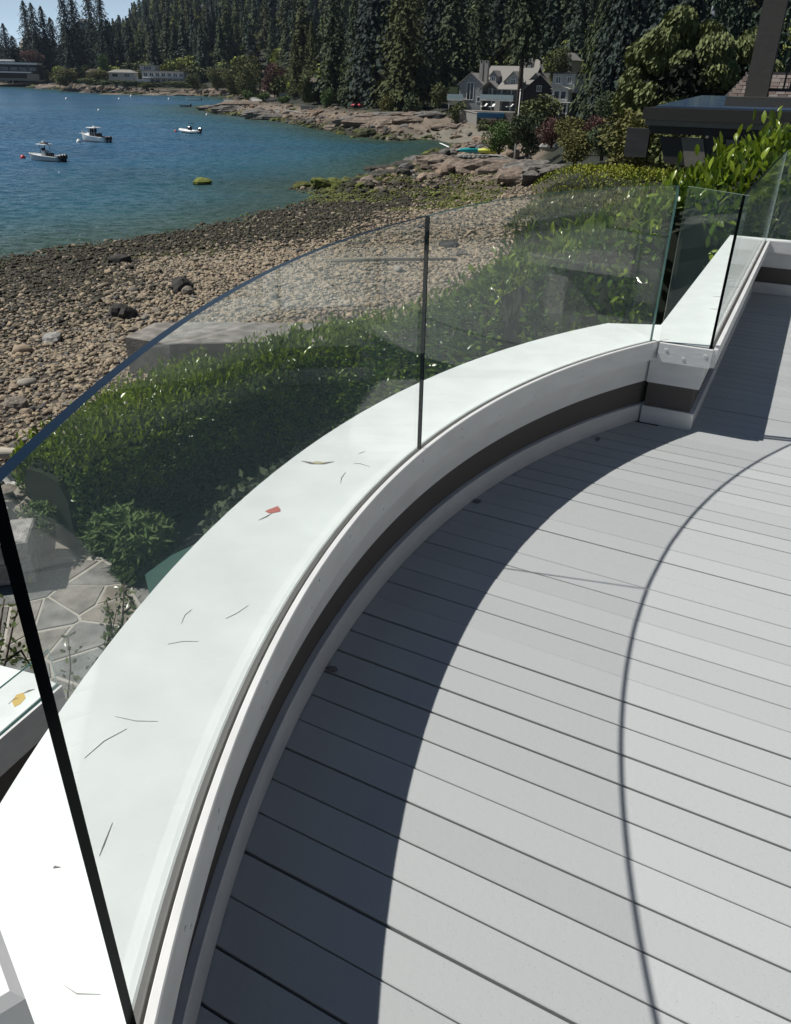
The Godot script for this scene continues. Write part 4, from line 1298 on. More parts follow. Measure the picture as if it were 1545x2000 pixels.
# ---------------------------------------------------------------- the neighbour's dark porch
func build_neighbour() -> void:
	var o := thing("porch", "dark brown flat-roofed porch with heavy posts beyond the laurel", "porch", Vector3(4.17, 1.10, -14.93), -0.52)
	# local x runs right along the eave, z towards the camera, y = 0 at the roof edge
	var st := mb()
	bx(st, Vector3(3.2, -0.02, -2.0), Vector3(6.5, 0.05, 4.1)); part("roof", st, M.brown, o)
	st = mb(); bx(st, Vector3(1.25, 0.09, -1.9), Vector3(2.4, 0.02, 3.6), Basis(Vector3.RIGHT, 0.04)); part("skylight", st, M.skylight, o)
	st = mb(); bx(st, Vector3(3.2, -0.09, 0.07), Vector3(6.6, 0.18, 0.04)); bx(st, Vector3(-0.07, -0.09, -2.0), Vector3(0.04, 0.18, 4.1)); part("fascia", st, M.brown, o)
	st = mb(); bx(st, Vector3(3.2, -0.225, 0.03), Vector3(6.5, 0.085, 0.05)); part("trim_board", st, M.brown_pale, o)
	st = mb(); bx(st, Vector3(3.2, -0.33, -0.15), Vector3(6.4, 0.12, 0.2)); part("beam", st, M.brown, o)
	for k in 6:
		st = mb()
		var x0 := 0.22 + k * 0.36
		prism_z(st, [Vector2(x0, -0.43), Vector2(x0 + 0.355, -0.43), Vector2(x0 + 0.50, -0.86 - 0.03 * k), Vector2(x0 + 0.145, -0.84 - 0.03 * k)], -0.12, -0.02 + 0.02 * (k % 2))
		part("sun_striped_panel", st, M.brown_pale if k % 2 == 1 else M.brown, o)  # alternating pale and dark tones paint sun stripes under the roof
	st = mb(); tube(st, [Vector3(0.75, -0.56, -0.6), Vector3(0.70, -4.4, -0.6)], [0.12, 0.12], 12); part("post", st, M.brown, o)
	st = mb(); bx(st, Vector3(1.25, -2.4, -1.1), Vector3(0.34, 3.8, 0.34)); part("post", st, M.brown, o)
	st = mb(); bx(st, Vector3(3.4, -2.4, -0.3), Vector3(0.34, 3.8, 0.34)); part("post", st, M.brown, o)
	st = mb(); bx(st, Vector3(2.05, -0.62, 0.10), Vector3(0.42, 0.62, 0.30), Basis(Vector3.FORWARD, 0.06)); part("rain_box", st, M.brown_light, o)
	st = mb(); bx(st, Vector3(4.6, -2.4, -3.4), Vector3(4.6, 4.0, 0.2)); part("wall", st, M.brown, o)
	st = mb(); bx(st, Vector3(-0.22, -0.56, -0.3), Vector3(0.40, 0.46, 0.10)); part("screen_wall", st, M.dark_wall, o)
	o = thing("terrace", "raised dark terrace with a thick square column and iron railing in the top right corner", "terrace", Vector3(5.83, 1.30, -14.90), -0.45)
	st = mb(); bx(st, Vector3(1.4, -0.12, -1.0), Vector3(3.6, 0.22, 2.4)); part("kerb", st, M.brown_light, o)
	st = mb(); bx(st, Vector3(0.02, 1.6, -0.4), Vector3(0.36, 3.4, 0.36)); part("column", st, M.brown_light, o)
	st = mb(); bx(st, Vector3(1.4, 0.10, -0.5), Vector3(2.4, 0.05, 0.05)); bx(st, Vector3(1.4, 1.55, -0.5), Vector3(2.4, 0.06, 0.06)); part("rail", st, M.iron, o)
	for k in 9:
		st = mb(); bx(st, Vector3(0.42 + k * 0.13, 0.82, -0.5), Vector3(0.03 if k != 1 else 0.09, 1.45, 0.03)); part("baluster", st, M.iron, o)
	# shingled roof behind
	o = thing("shingled_roof", "small hipped roof of weathered brown shingles behind the square column", "roof", Vector3(7.19, 1.04, -20.79), -0.30)
	st = mb()
	quad(st, Vector3(0, -0.25, 0), Vector3(0.72, 0.66, -1.0), Vector3(4.2, 0.60, -1.0), Vector3(4.2, -0.25, 0))
	quad(st, Vector3(0, -0.25, 0), Vector3(0, -0.25, -2.4), Vector3(0.72, 0.66, -1.2), Vector3(0.72, 0.66, -1.0))
	part("underlay", st, M.dark, o)
	var shingle_meshes := []
	for w in [0.15, 0.19, 0.23]:
		var s := mb(); lump(s, Vector3.ZERO, Vector3(w, 0.03, 0.18), 0.006); shingle_meshes.append(done(s))
	var slope := atan2(0.91, 1.0)
	for r in 11:
		var f := (r + 0.4) / 11.0
		var x := 0.72 * f + 0.03
		while x < 3.2:
			var k := rng.randi() % 3
			x += [0.15, 0.19, 0.23][k] / 2
			var s := part("shingle", shingle_meshes[k], M.shingle[3 if (r > 9 and rng.randf() < 0.6) else rng.randi() % 4], o)
			s.transform = Transform3D(Basis(Vector3.RIGHT, slope - 0.08 + rng.randfn(0, 0.02)), Vector3(x, -0.25 + 0.91 * f + 0.03, -f))
			x += [0.15, 0.19, 0.23][k] / 2 + 0.012
	st = mb(); bx(st, Vector3(2.4, 0.68, -1.05), Vector3(3.4, 0.07, 0.2)); part("ridge_cap", st, M.shingle[3], o)
	st = mb(); bx(st, Vector3(2.3, -1.8, -1.3), Vector3(4.4, 3.0, 1.9)); part("wall", st, M.dark_wall, o)
	# orange timber arch
	o = thing("garden_arch", "orange-brown timber garden arch left of the dark porch", "arch", Vector3(15.44, -1.11, -57.98) + Vector3(0, -0.3, 0), -0.1)
	o.scale = Vector3(1.55, 1.25, 1.55)
	for x in [-0.28, 0.34]:
		st = mb(); bx(st, Vector3(x, 0.35, 0), Vector3(0.11, 1.5, 0.11)); part("post", st, M.orange, o)
	st = mb(); bx(st, Vector3(0.05, 1.12, 0), Vector3(0.95, 0.10, 0.14)); bx(st, Vector3(0.05, 0.94, 0), Vector3(0.75, 0.06, 0.08)); part("lintel", st, M.orange, o)
	# the big weeping cedar
	o = thing("weeping_cedar", "broad domed cedar with drooping olive sprays filling the upper right", "tree", Vector3(14.46, -1.55, -43.67) + Vector3(0, -1.2, 0), 0.4)
	var c := part("crown", weeping_mesh(5, 95000, 0.034), M.crown_cedar, o)
	c.scale = Vector3(8.6, 7.4, 8.0)
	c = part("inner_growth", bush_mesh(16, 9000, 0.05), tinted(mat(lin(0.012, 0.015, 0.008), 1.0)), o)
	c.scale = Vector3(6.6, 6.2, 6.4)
	st = mb(true); tube(st, [Vector3(0, -1, 0), Vector3(0.2, 3, 0), Vector3(0.1, 6, 0)], [0.35, 0.25, 0.05], 8); part("trunk", st, M.bark, o)
	o = bird("grey dove perched on top of the broad drooping cedar", Vector3(13.77, 4.21, -41.79) + Vector3(0, -0.05, 0), M.feather_grey, 0.42)

func prism_z(st: SurfaceTool, poly: Array, z0: float, z1: float) -> void:
	var n := poly.size()
	for k in range(1, n - 1):
		tri(st, Vector3(poly[0].x, poly[0].y, z1), Vector3(poly[k].x, poly[k].y, z1), Vector3(poly[k + 1].x, poly[k + 1].y, z1))
		tri(st, Vector3(poly[0].x, poly[0].y, z0), Vector3(poly[k + 1].x, poly[k + 1].y, z0), Vector3(poly[k].x, poly[k].y, z0))
	for i in n:
		var a: Vector2 = poly[i]; var b: Vector2 = poly[(i + 1) % n]
		quad(st, Vector3(a.x, a.y, z0), Vector3(a.x, a.y, z1), Vector3(b.x, b.y, z1), Vector3(b.x, b.y, z0))

func bird(label: String, at: Vector3, m: Material, size: float) -> Node3D:
	var o := thing("dove", label, "bird", at, 0.6)
	var st := mb(true)
	tube(st, [Vector3(0, 0.02, 0.45) * size, Vector3(0, 0.2, 0.25) * size, Vector3(0, 0.5, -0.02) * size, Vector3(0, 0.75, -0.12) * size, Vector3(0, 0.92, -0.12) * size, Vector3(0, 1.0, -0.18) * size, Vector3(0, 0.95, -0.28) * size], [0.03 * size, 0.13 * size, 0.22 * size, 0.14 * size, 0.10 * size, 0.09 * size, 0.015 * size], 8)
	part("body", st, m, o)
	return o

# ---------------------------------------------------------------- houses
func walls(o: Node, m: Material, x0: float, x1: float, y0: float, y1: float, z0: float, z1: float, ridge := 0.0, along_z := true) -> void:
	# a block; with ridge > y1 its gable ends rise to it
	var st := mb()
	bx(st, Vector3((x0 + x1) / 2, (y0 + y1) / 2, (z0 + z1) / 2), Vector3(x1 - x0, y1 - y0, absf(z0 - z1)))
	if ridge > y1:
		if along_z:
			prism_z(st, [Vector2(x0, y1), Vector2((x0 + x1) / 2, ridge), Vector2(x1, y1)], minf(z0, z1) + 0.01, maxf(z0, z1) - 0.005)
		else:
			var zm := (z0 + z1) / 2
			for x in [x0 + 0.005, x1 - 0.005]:
				tri(st, Vector3(x, y1, z0), Vector3(x, ridge, zm), Vector3(x, y1, z1))
	part("wall", st, m, o)

func gable_roof(o: Node, m: Material, x0: float, x1: float, ye: float, yr: float, z0: float, z1: float, along_z := true, over := 0.4, thick := 0.14) -> Node3D:
	var st := mb()
	var lo := minf(z0, z1) - over
	var hi := maxf(z0, z1) + over
	var k: float
	if along_z:
		var xm := (x0 + x1) / 2
		k = (yr - ye) / (xm - x0)
		for s in [-1.0, 1.0]:
			var xe := (x0 - over) if s < 0 else (x1 + over)
			var e := ye - over * k
			hexa(st, [Vector3(xe, e, hi), Vector3(xm, yr, hi), Vector3(xm, yr, lo), Vector3(xe, e, lo), Vector3(xe, e + thick, hi), Vector3(xm, yr + thick, hi), Vector3(xm, yr + thick, lo), Vector3(xe, e + thick, lo)])
	else:
		var zm := (z0 + z1) / 2
		k = (yr - ye) / absf(z0 - zm)
		for s in [-1.0, 1.0]:
			var zf := hi if s > 0 else lo
			var e := ye - over * k
			hexa(st, [Vector3(x0 - over, e, zf), Vector3(x1 + over, e, zf), Vector3(x1 + over, yr, zm), Vector3(x0 - over, yr, zm), Vector3(x0 - over, e + thick, zf), Vector3(x1 + over, e + thick, zf), Vector3(x1 + over, yr + thick, zm), Vector3(x0 - over, yr + thick, zm)])
	return part("roof", st, m, o)

func flat_roof(o: Node, m: Material, x0: float, x1: float, y: float, z0: float, z1: float, over := 0.5) -> void:
	var st := mb()
	bx(st, Vector3((x0 + x1) / 2, y + 0.12, (z0 + z1) / 2), Vector3(x1 - x0 + 2 * over, 0.24, absf(z0 - z1) + 2 * over))
	part("roof", st, m, o)

func hip_roof(o: Node, m: Material, x0: float, x1: float, ye: float, yr: float, z0: float, z1: float, over := 0.5) -> void:
	var st := mb()
	var xm := (x0 + x1) / 2; var zm := (z0 + z1) / 2
	var k := minf(absf(z0 - z1), x1 - x0) / 2.2
	var a := Vector3(x0 - over, ye, maxf(z0, z1) + over); var b := Vector3(x1 + over, ye, maxf(z0, z1) + over)
	var c := Vector3(x1 + over, ye, minf(z0, z1) - over); var d := Vector3(x0 - over, ye, minf(z0, z1) - over)
	var e := Vector3(minf(x0 + k, xm - 0.1), yr, zm); var f := Vector3(maxf(x1 - k, xm + 0.1), yr, zm)
	quad(st, a, e, f, b); tri(st, b, f, c); quad(st, c, f, e, d); tri(st, d, e, a); quad(st, a, b, c, d)
	part("roof", st, m, o)

func window(o: Node, x: float, y: float, w: float, h: float, z: float, bars := 1) -> void:
	var st := mb()
	var t := 0.11
	bx(st, Vector3(x, y + h / 2, z + 0.03), Vector3(w + 2 * t, t, 0.12)); bx(st, Vector3(x, y - h / 2, z + 0.03), Vector3(w + 2 * t, t, 0.12))
	for k in bars + 1:
		bx(st, Vector3(x - w / 2 + w * k / bars, y, z + 0.03), Vector3(t, h - t, 0.10))
	var f := part("window", st, M.trim, o)
	var g := mb()
	bx(g, Vector3(x, y, z + 0.01), Vector3(w, h, 0.04))
	part("pane", g, M.pane, f)

func box_part(o: Node, called: String, m: Material, at: Vector3, size: Vector3, turn := 0.0) -> Node3D:
	var st := mb()
	bx(st, at, size, Basis(Vector3.UP, turn))
	return part(called, st, m, o)

func towards(p: Vector3, turn := 0.0) -> float:
	return -atan2(p.x, -p.z) + turn

func build_cove() -> void:
	# main house: grey gables round a terrace with a pool
	var p := Vector3(19.31, -3.58, -186.00)
	var o := thing("house", "large grey gabled house with twin stone chimneys above the blue pool", "house", p, towards(p, -0.36))
	walls(o, M.grey_wall, -8.6, -3.2, -1.5, 4.6, 0, -8, 6.6)
	gable_roof(o, M.roof_grey, -8.6, -3.2, 4.6, 6.6, 0, -8)
	window(o, -6.0, 3.3, 1.5, 3.2, 0.0, 2); window(o, -4.0, 1.8, 0.7, 0.9, 0.0)
	walls(o, M.grey_wall, -3.6, 6.4, -1.5, 5.0, -2.0, -10, 8.0, false)
	gable_roof(o, M.roof_grey, -3.6, 6.6, 5.0, 8.0, -2.0, -10, false)
	walls(o, M.grey_wall, -2.2, -0.6, 4.5, 6.3, -1.2, -5, 7.0); gable_roof(o, M.roof_grey, -2.2, -0.6, 6.3, 7.1, -1.2, -5, true, 0.25); window(o, -1.4, 5.6, 0.9, 0.9, -1.2, 2)
	# the porch gable on posts
	for x in [-2.9, -0.6, 1.5, 3.6]: box_part(o, "post", M.pale_wall, Vector3(x, 1.5, 1.0), Vector3(0.28, 5.0, 0.28))
	gable_roof(o, M.roof_grey, -3.0, 0.6, 3.9, 5.2, 1.4, -2.4)
	var st := mb(); hexa(st, [Vector3(0.4, 3.7, 1.7), Vector3(5.4, 3.7, 1.7), Vector3(5.4, 5.3, -2.2), Vector3(0.4, 5.3, -2.2), Vector3(0.4, 3.85, 1.7), Vector3(5.4, 3.85, 1.7), Vector3(5.4, 5.45, -2.2), Vector3(0.4, 5.45, -2.2)]); part("porch_roof", st, M.roof_grey, o)
	box_part(o, "balcony", M.pale_wall, Vector3(0.6, 1.75, 0.6), Vector3(7.4, 0.22, 2.2))
	box_part(o, "balcony_rail", M.rail_glass, Vector3(0.6, 2.35, 1.65), Vector3(7.4, 0.9, 0.05))
	box_part(o, "column", M.stone_wall, Vector3(0.9, 0.2, 1.1), Vector3(1.2, 2.8, 1.2))
	window(o, -1.6, 3.0, 1.8, 1.6, -2.0, 2); window(o, 2.4, 3.0, 1.5, 1.6, -2.0, 2)
	walls(o, M.pale_wall, 1.5, 4.9, 3.9, 5.4, -0.6, -6, 6.9); gable_roof(o, M.roof_grey, 1.5, 4.9, 5.4, 7.0, -0.6, -6); window(o, 3.2, 5.0, 0.9, 1.3, -0.6, 2); window(o, 4.3, 4.2, 0.5, 0.7, -0.6)
	walls(o, M.grey_wall, 4.9, 9.6, -1.5, 4.6, -3, -12, 6.8); gable_roof(o, M.roof_grey, 4.9, 9.6, 4.6, 6.8, -3, -12)
	window(o, 7.3, 3.2, 1.2, 1.2, -3.0, 2); window(o, 7.0, 0.6, 1.4, 1.6, -3.0, 2)
	for x in [-4.3, -3.2, 3.6, 4.7]:
		var c := box_part(o, "chimney", M.stone_wall, Vector3(x, 6.2 if x < 0 else 6.6, -1.6 if x < 0 else -6.0), Vector3(0.75, 5.6 if x < 0 else 4.4, 0.9))
		box_part(c, "opening", M.black, Vector3(x, 8.75 if x < 0 else 8.55, -1.14 if x < 0 else -5.54), Vector3(0.34, 0.36, 0.02))
	box_part(o, "deck_balcony", M.pale_wall, Vector3(-8.4, 1.6, 1.2), Vector3(3.6, 0.22, 2.6))
	box_part(o, "balcony_rail", M.rail_glass, Vector3(-8.4, 2.2, 2.45), Vector3(3.6, 1.0, 0.05))
	box_part(o, "planter_hedge", M.crown[1], Vector3(-9.0, 3.4, 1.6), Vector3(1.9, 1.3, 0.9))
	for x in [-9.8, -7.4]: box_part(o, "post", M.pale_wall, Vector3(x, 0, 2.2), Vector3(0.22, 3.0, 0.22))
	box_part(o, "terrace", M.concrete, Vector3(0.5, -1.2, 4.0), Vector3(12, 2.0, 6))
	p = Vector3(17.51, -4.00, -177.14)
	o = thing("pool", "bright blue infinity pool in front of the grey gabled house", "pool", p, towards(p))
	box_part(o, "water", M.pool, Vector3(0, -0.4, 0), Vector3(5.3, 0.9, 2.6))
	box_part(o, "rim", M.granite, Vector3(0, 0.02, -1.42), Vector3(5.6, 0.10, 0.25))
	for e in [[Vector3(16.25, -2.94, -181.27), "white lounger at the left end of the pool"], [Vector3(17.92, -2.99, -181.12), "white lounger at the middle of the pool"], [Vector3(21.33, -2.89, -179.74), "white lounger at the right end of the pool"]]:
		o = thing("sun_lounger", e[1], "lounger", e[0] + Vector3(0, -0.3, 0), rng.randf(), "loungers by the pool")
		box_part(o, "seat", M.trim, Vector3(0, 0.35, 0), Vector3(1.1, 0.12, 0.6))
		st = mb(); bx(st, Vector3(0.65, 0.6, 0), Vector3(0.7, 0.1, 0.6), Basis(Vector3.BACK, 0.8)); part("backrest", st, M.trim, o)
	# white house with a flat roof
	p = Vector3(28.81, -2.55, -162.47)
	o = thing("house", "cream two-storey house with flat roof and a white-trimmed bay right of the grey house", "house", p, towards(p, -0.36))
	walls(o, M.pale_wall, -2.1, 2.2, 2.6, 5.6, 0, -7); flat_roof(o, M.roof_dark, -2.1, 2.2, 5.6, 0, -7, 0.3)
	walls(o, M.off_white, -1.5, 1.5, 1.2, 3.2, 1.0, -1, 3.6); gable_roof(o, M.off_white, -1.6, 1.6, 3.2, 3.65, 1.0, -1, true, 0.3, 0.08)
	window(o, -1.0, 4.6, 0.9, 1.1, 0, 2); window(o, 1.1, 4.6, 0.8, 1.1, 0, 2); window(o, -0.65, 2.2, 1.05, 1.3, 1.0, 1); window(o, 0.65, 2.2, 1.05, 1.3, 1.0, 1)
	box_part(o, "balcony", M.trim, Vector3(0, 1.05, 0.8), Vector3(4.6, 0.14, 1.6))
	for x in [-1.3, 0.2, 1.6]: box_part(o, "post", M.trim, Vector3(x, -0.2, 1.2), Vector3(0.16, 2.4, 0.16))
	walls(o, M.dark_wall, -1.9, 2.0, -1.5, 1.0, -0.2, -6)
	window(o, 0.8, 0.0, 0.9, 1.5, -0.2, 1)
	p = Vector3(25.40, -2.55, -160.00)
	o = thing("sunshade", "white canvas awning panel left of the cream house", "awning", p + Vector3(0, 1.9, 0), towards(p)); box_part(o, "canvas", M.trim, Vector3(-0.4, 0, 0), Vector3(1.2, 0.65, 0.06)); box_part(o, "canvas", M.trim, Vector3(0.85, -0.05, 0.1), Vector3(1.1, 0.8, 0.06)); box_part(o, "bracket", M.iron, Vector3(0.2, -0.45, 0), Vector3(2.4, 0.05, 0.05))
	p = Vector3(35.38, 2.83, -201.92)
	o = thing("house", "tall narrow house with two small gables above the cream house", "house", p, towards(p, -0.36))
	walls(o, M.cream_wall, -1.8, 1.8, -3, 3.4, 0, -6, 4.7); gable_roof(o, M.roof_grey, -1.8, 1.8, 3.4, 4.7, 0, -6); walls(o, M.trim, -1.9, -0.2, 1.0, 2.6, 0.6, -1, 3.3); gable_roof(o, M.trim, -1.9, -0.2, 2.6, 3.4, 0.6, -1, true, 0.2, 0.1)
	window(o, -1.05, 1.8, 0.8, 0.9, 0.6, 1); window(o, 0.9, 2.2, 0.8, 1.2, 0, 2); window(o, -0.9, 0.0, 1.0, 1.0, 0, 2)
	p = Vector3(33.26, 1.98, -222.53)
	o = thing("house", "pale stone house with two chimney blocks behind the grey gabled house", "house", p, towards(p, -0.36))
	walls(o, M.grey_wall, -3.5, 4.5, -6, 2.6, 0, -7, 4.6, false); gable_roof(o, M.roof_grey, -3.5, 4.5, 2.6, 4.6, 0, -7, false)
	for x in [-2.2, 0.8]: box_part(o, "chimney", M.stone_wall, Vector3(x, 3.2, 0.2), Vector3(1.3, 3.4, 1.0))
	window(o, 2.8, 1.6, 1.3, 1.3, 0, 2); window(o, -0.8, 1.2, 1.0, 1.2, 0, 2)
	p = Vector3(25.24, -2.83, -170.14)
	o = thing("house", "small dark house with steep brown gable behind the round hedge", "house", p, towards(p))
	walls(o, M.dark_wall, -2.5, 3.4, -1, 3.0, 0, -7, 5.6); gable_roof(o, M.roof_brown, -2.5, 3.4, 3.0, 5.6, 0, -7); window(o, 0.4, 3.4, 0.8, 0.9, 0, 2)
	p = Vector3(5.63, 0.27, -234.93)
	o = thing("house", "dark house with a brown gable half hidden under the tall firs", "house", p, towards(p))
	walls(o, M.dark_wall, -6, 2.6, -6, 2.5, 0, -8, 4.6); gable_roof(o, M.roof_brown, -6, 2.6, 2.5, 4.6, 0, -8); window(o, -4.5, 0.6, 1.1, 2.0, 0, 1); window(o, -2.8, -0.5, 1.0, 2.2, 0, 1); window(o, -4.3, -2.6, 1.3, 1.6, 0, 1)
	p = Vector3(-26.54, -0.07, -260.65)
	o = thing("house", "low pavilion with brown roof behind the stepped seaside gardens", "house", p, towards(p))
	walls(o, M.dark_wall, -2.5, 3.5, -3, 0.6, 0, -5); hip_roof(o, M.roof_brown, -2.5, 3.5, 0.6, 1.8, 0, -5); window(o, 0.5, -0.6, 1.6, 1.0, 0, 2)
	# garden and sea walls of the cove
	for e in [
		[[Vector3(13.86, -7.06, -179.47), Vector3(19.99, -7.17, -172.85), Vector3(20.49, -7.15, -172.79)], 1.5, M.concrete, "concrete beach wall below the pool garden"],
		[[Vector3(19.63, -6.93, -169.87), Vector3(23.89, -6.83, -161.24)], 1.2, M.stone_wall, "pale stone wall at the back of the sandy beach"],
		[[Vector3(10.56, -6.05, -185.70), Vector3(14.80, -6.27, -181.40)], 1.6, M.stone_wall, "dry stone retaining wall left of the pool garden"],
		[[Vector3(12.28, -3.71, -182.59), Vector3(15.13, -4.21, -179.36)], 2.2, M.stone_wall, "sloping stone bank under the pool terrace"],
		[[Vector3(6.29, -4.72, -189.90), Vector3(7.63, -4.89, -189.85)], 2.0, M.granite, "small white stone block hut wall beside the rocks"],
		[[Vector3(-36.20, -6.33, -249.39), Vector3(-27.19, -6.77, -236.44)], 2.3, M.stone_wall, "tall stone sea wall of the point"],
		[[Vector3(-27.19, -6.77, -236.44), Vector3(-22.38, -6.67, -261.04)], 2.3, M.stone_wall, "shaded return of the stone sea wall on the point"],
		[[Vector3(-18.76, -6.57, -231.24), Vector3(-14.09, -6.52, -225.56)], 1.6, M.concrete, "round-topped concrete landing beside the boat ramp"],
		[[Vector3(-13.83, -6.40, -225.58), Vector3(-10.88, -6.45, -221.73)], 1.1, M.concrete, "low concrete ledge right of the landing"],
		[[Vector3(-29.06, -5.27, -248.31), Vector3(-24.30, -5.39, -246.81)], 0.9, M.granite, "pale garden wall above the sea wall"],
		[[Vector3(-44.00, -4.92, -281.58), Vector3(-36.60, -4.22, -282.64)], 0.9, M.granite, "white garden terrace wall on the point"],
		[[Vector3(-40.61, -3.20, -287.14), Vector3(-33.22, -2.20, -288.09)], 0.9, M.granite, "upper white garden terrace wall on the point"],
		[[Vector3(-65.88, -5.66, -323.36), Vector3(-59.91, -5.64, -319.43)], 1.5, M.off_white, "small white wall block at the tip of the point"],
		[[Vector3(-54.88, -4.78, -313.23), Vector3(-47.07, -5.06, -301.35)], 1.6, M.off_white, "white framed wall behind the rounded bushes on the point"],
		[[Vector3(14.75, -1.55, -60.22), Vector3(14.26, -1.46, -54.15)], 0.7, M.off_white, "pale garden wall left of the dark porch"]]:
		var path: Array = e[0]
		st = mb()
		for i in path.size() - 1:
			var a: Vector3 = path[i]; var b: Vector3 = path[i + 1]
			var dir := (b - a); dir.y = 0
			if dir.length() < 0.4: continue
			var side := dir.normalized().cross(Vector3.UP) * 0.35
			var dn := Vector3(0, -float(e[1]) - 0.8, 0)
			hexa(st, [a + dn - side, b + dn - side, b + dn + side, a + dn + side, a - side, b - side, b + side, a + side])
		o = thing("garden_wall", e[3], "wall")
		part("masonry", st, e[2], o)
		st = mb()
		var a: Vector3 = path[0]; var b: Vector3 = path[-1]
		var dir := (b - a); dir.y = 0
		var sd := dir.normalized().cross(Vector3.UP) * 0.42
		hexa(st, [a - sd + Vector3.UP * 0.003, b - sd + Vector3.UP * 0.003, b + sd + Vector3.UP * 0.003, a + sd + Vector3.UP * 0.003, a - sd + Vector3.UP * 0.13, b - sd + Vector3.UP * 0.13, b + sd + Vector3.UP * 0.13, a + sd + Vector3.UP * 0.13])
		part("coping", st, M.granite, o)
	st = mb(); var a0 := Vector3(-30.76, -6.25, -250.12); var a1 := Vector3(-22.08, -6.46, -254.04)
	hexa(st, [a0 + Vector3(-2, -0.3, 0), a1 + Vector3(0, -0.3, 0), a1 + Vector3(1, -0.3, -9), a0 + Vector3(0, -0.3, -9), a0 + Vector3(-2, 0.05, 0), a1 + Vector3(0, 0.05, 0), a1 + Vector3(1, 0.05, -9), a0 + Vector3(0, 0.05, -9)])
	structure("lawn", st, M.lawn)
	st = mb(); a0 = Vector3(-24.83, -7.64, -224.63); a1 = Vector3(-19.08, -6.21, -235.23)
	hexa(st, [a0 + Vector3(-0.8, -0.4, 0.8), a1 + Vector3(-0.8, -0.4, 0.8), a1 + Vector3(0.8, -0.4, -0.8), a0 + Vector3(0.8, -0.4, -0.8), a0 + Vector3(-0.8, 0, 0.8), a1 + Vector3(-0.8, 0, 0.8), a1 + Vector3(0.8, 0, -0.8), a0 + Vector3(0.8, 0, -0.8)])
	single("boat_ramp", st, M.concrete, "narrow concrete boat ramp running down from the sea wall", "ramp")
	# red parasol
	p = Vector3(-13.01, -6.48, -239.65)
	o = thing("parasol", "red garden parasol in the shade behind the landing", "parasol", p)
	st = mb()
	for k in 8:
		var u := TAU * k / 8; var w := TAU * (k + 1) / 8
		tri(st, Vector3(0, 2.5, 0), Vector3(cos(w) * 1.7, 1.8, sin(w) * 1.7), Vector3(cos(u) * 1.7, 1.8, sin(u) * 1.7))
	part("canopy", st, M.pink, o)
	st = mb(); tube(st, [Vector3(0, -0.5, 0), Vector3(0, 2.4, 0)], [0.05], 6); part("pole", st, M.trim, o)
	# flagpole
	p = drop(Vector3(13.43, -5.58, -103.56))
	o = thing("flagpole", "tall pale flagpole on the rocks, leaning slightly right", "flagpole", p)
	st = mb(true); tube(st, [Vector3(0, -0.4, 0), Vector3(0.02, 3.2, 0), Vector3(0.06, 7.9, 0)], [0.11, 0.09, 0.055], 10); part("pole", st, M.pole, o)
	st = mb(true); tube(st, [Vector3(0.06, 7.9, 0), Vector3(0.06, 8.05, 0)], [0.10, 0.06], 8); part("finial", st, M.pole, o)
	st = mb(); tube(st, [Vector3(0, -0.4, 0), Vector3(0, 0.25, 0)], [0.3, 0.22], 10); part("footing", st, M.concrete, o)
	# kayaks on the stone platform
	p = drop(Vector3(10.21, -6.60, -108.81))
	var w0 := thing("rubble_platform", "low dry stone platform below the kayaks on the headland", "wall", p + Vector3(0, -0.2, 0), 0.1)
	for r in 3:
		for c in 11:
			var s := part("stone", rock(r * 11 + c + 500, Vector3(rng.randf_range(0.55, 0.8), 0.42, 0.6), 8, false, 7, 5), M.flag[rng.randi() % 5], w0)
			s.position = Vector3(-3.0 + c * 0.58 + 0.25 * (r % 2), 0.1 + r * 0.34, 0.1 - r * 0.1)
			s.rotation.y = rng.randfn(0, 0.3)
	box_part(w0, "fill", M.granite, Vector3(0, 0.4, -0.9), Vector3(6.2, 1.2, 1.6))
	kayak("teal kayak lying on the stone platform of the headland", p + Vector3(-1.5, 1.15, -0.6), 0.1, M.teal)
	kayak("yellow-green kayak lying in front of the teal one", p + Vector3(0.7, 1.15, -0.2), -0.25, M.yellow)
	# shore rocks
	var terrain := get_node("terrain")
	var kinds := []
	for k in 4: kinds.append(rock(700 + k, Vector3(1.6, 0.75, 1.1), 8, false, 9, 6))
	for k in 2: kinds.append(rock(720 + k, Vector3(2.4, 0.6, 1.0), 9, false, 9, 6))
	var lists := []
	for k in kinds.size(): lists.append([[], []])
	var big := []
	for i in range(9, shore.size() - 8):
		var a := shore[i]; var b := shore[i + 1]
		var n := int(a.distance_to(b) * (11.0 if a.y > -130 else 6.0 if a.y > -330 else 2.2))
		var side := (b - a).orthogonal().normalized()
		for k in n:
			var q := a.lerp(b, rng.randf())
			if signed_distance(shore, q + side) < signed_distance(shore, q - side): side = -side
			q += side * (absf(rng.randfn(0, 8.0 if a.y > -330 else 12.0)) - 1.0)
			var l := land(q.x, q.y)
			if l.z > 0.85 or l.y > 26: continue
			if Vector2(q.x - 13, q.y + 157).length() < 13 and rng.randf() < 0.93: continue
			var s := 0.46 * exp(rng.randfn(0, 0.55)) * (1.0 if a.y > -330 else 2.2)
			var h := l.x - WATER
			var c := Color(0.33, 0.27, 0.215).lerp(Color(0.40, 0.27, 0.18), rng.randf() * 0.8)
			if rng.randf() < 0.2: c = Color(0.2, 0.19, 0.18)
			if h < 0.55: c = Color(0.05, 0.05, 0.03).lerp(Color(0.17, 0.20, 0.02), pow(rng.randf(), 1.5)) if rng.randf() < 0.85 else c
			elif h < 1.0: c = c.lerp(Color(0.08, 0.075, 0.055), rng.randf())
			c = c * rng.randf_range(0.7, 1.25)
			var t := rng.randi() % kinds.size()
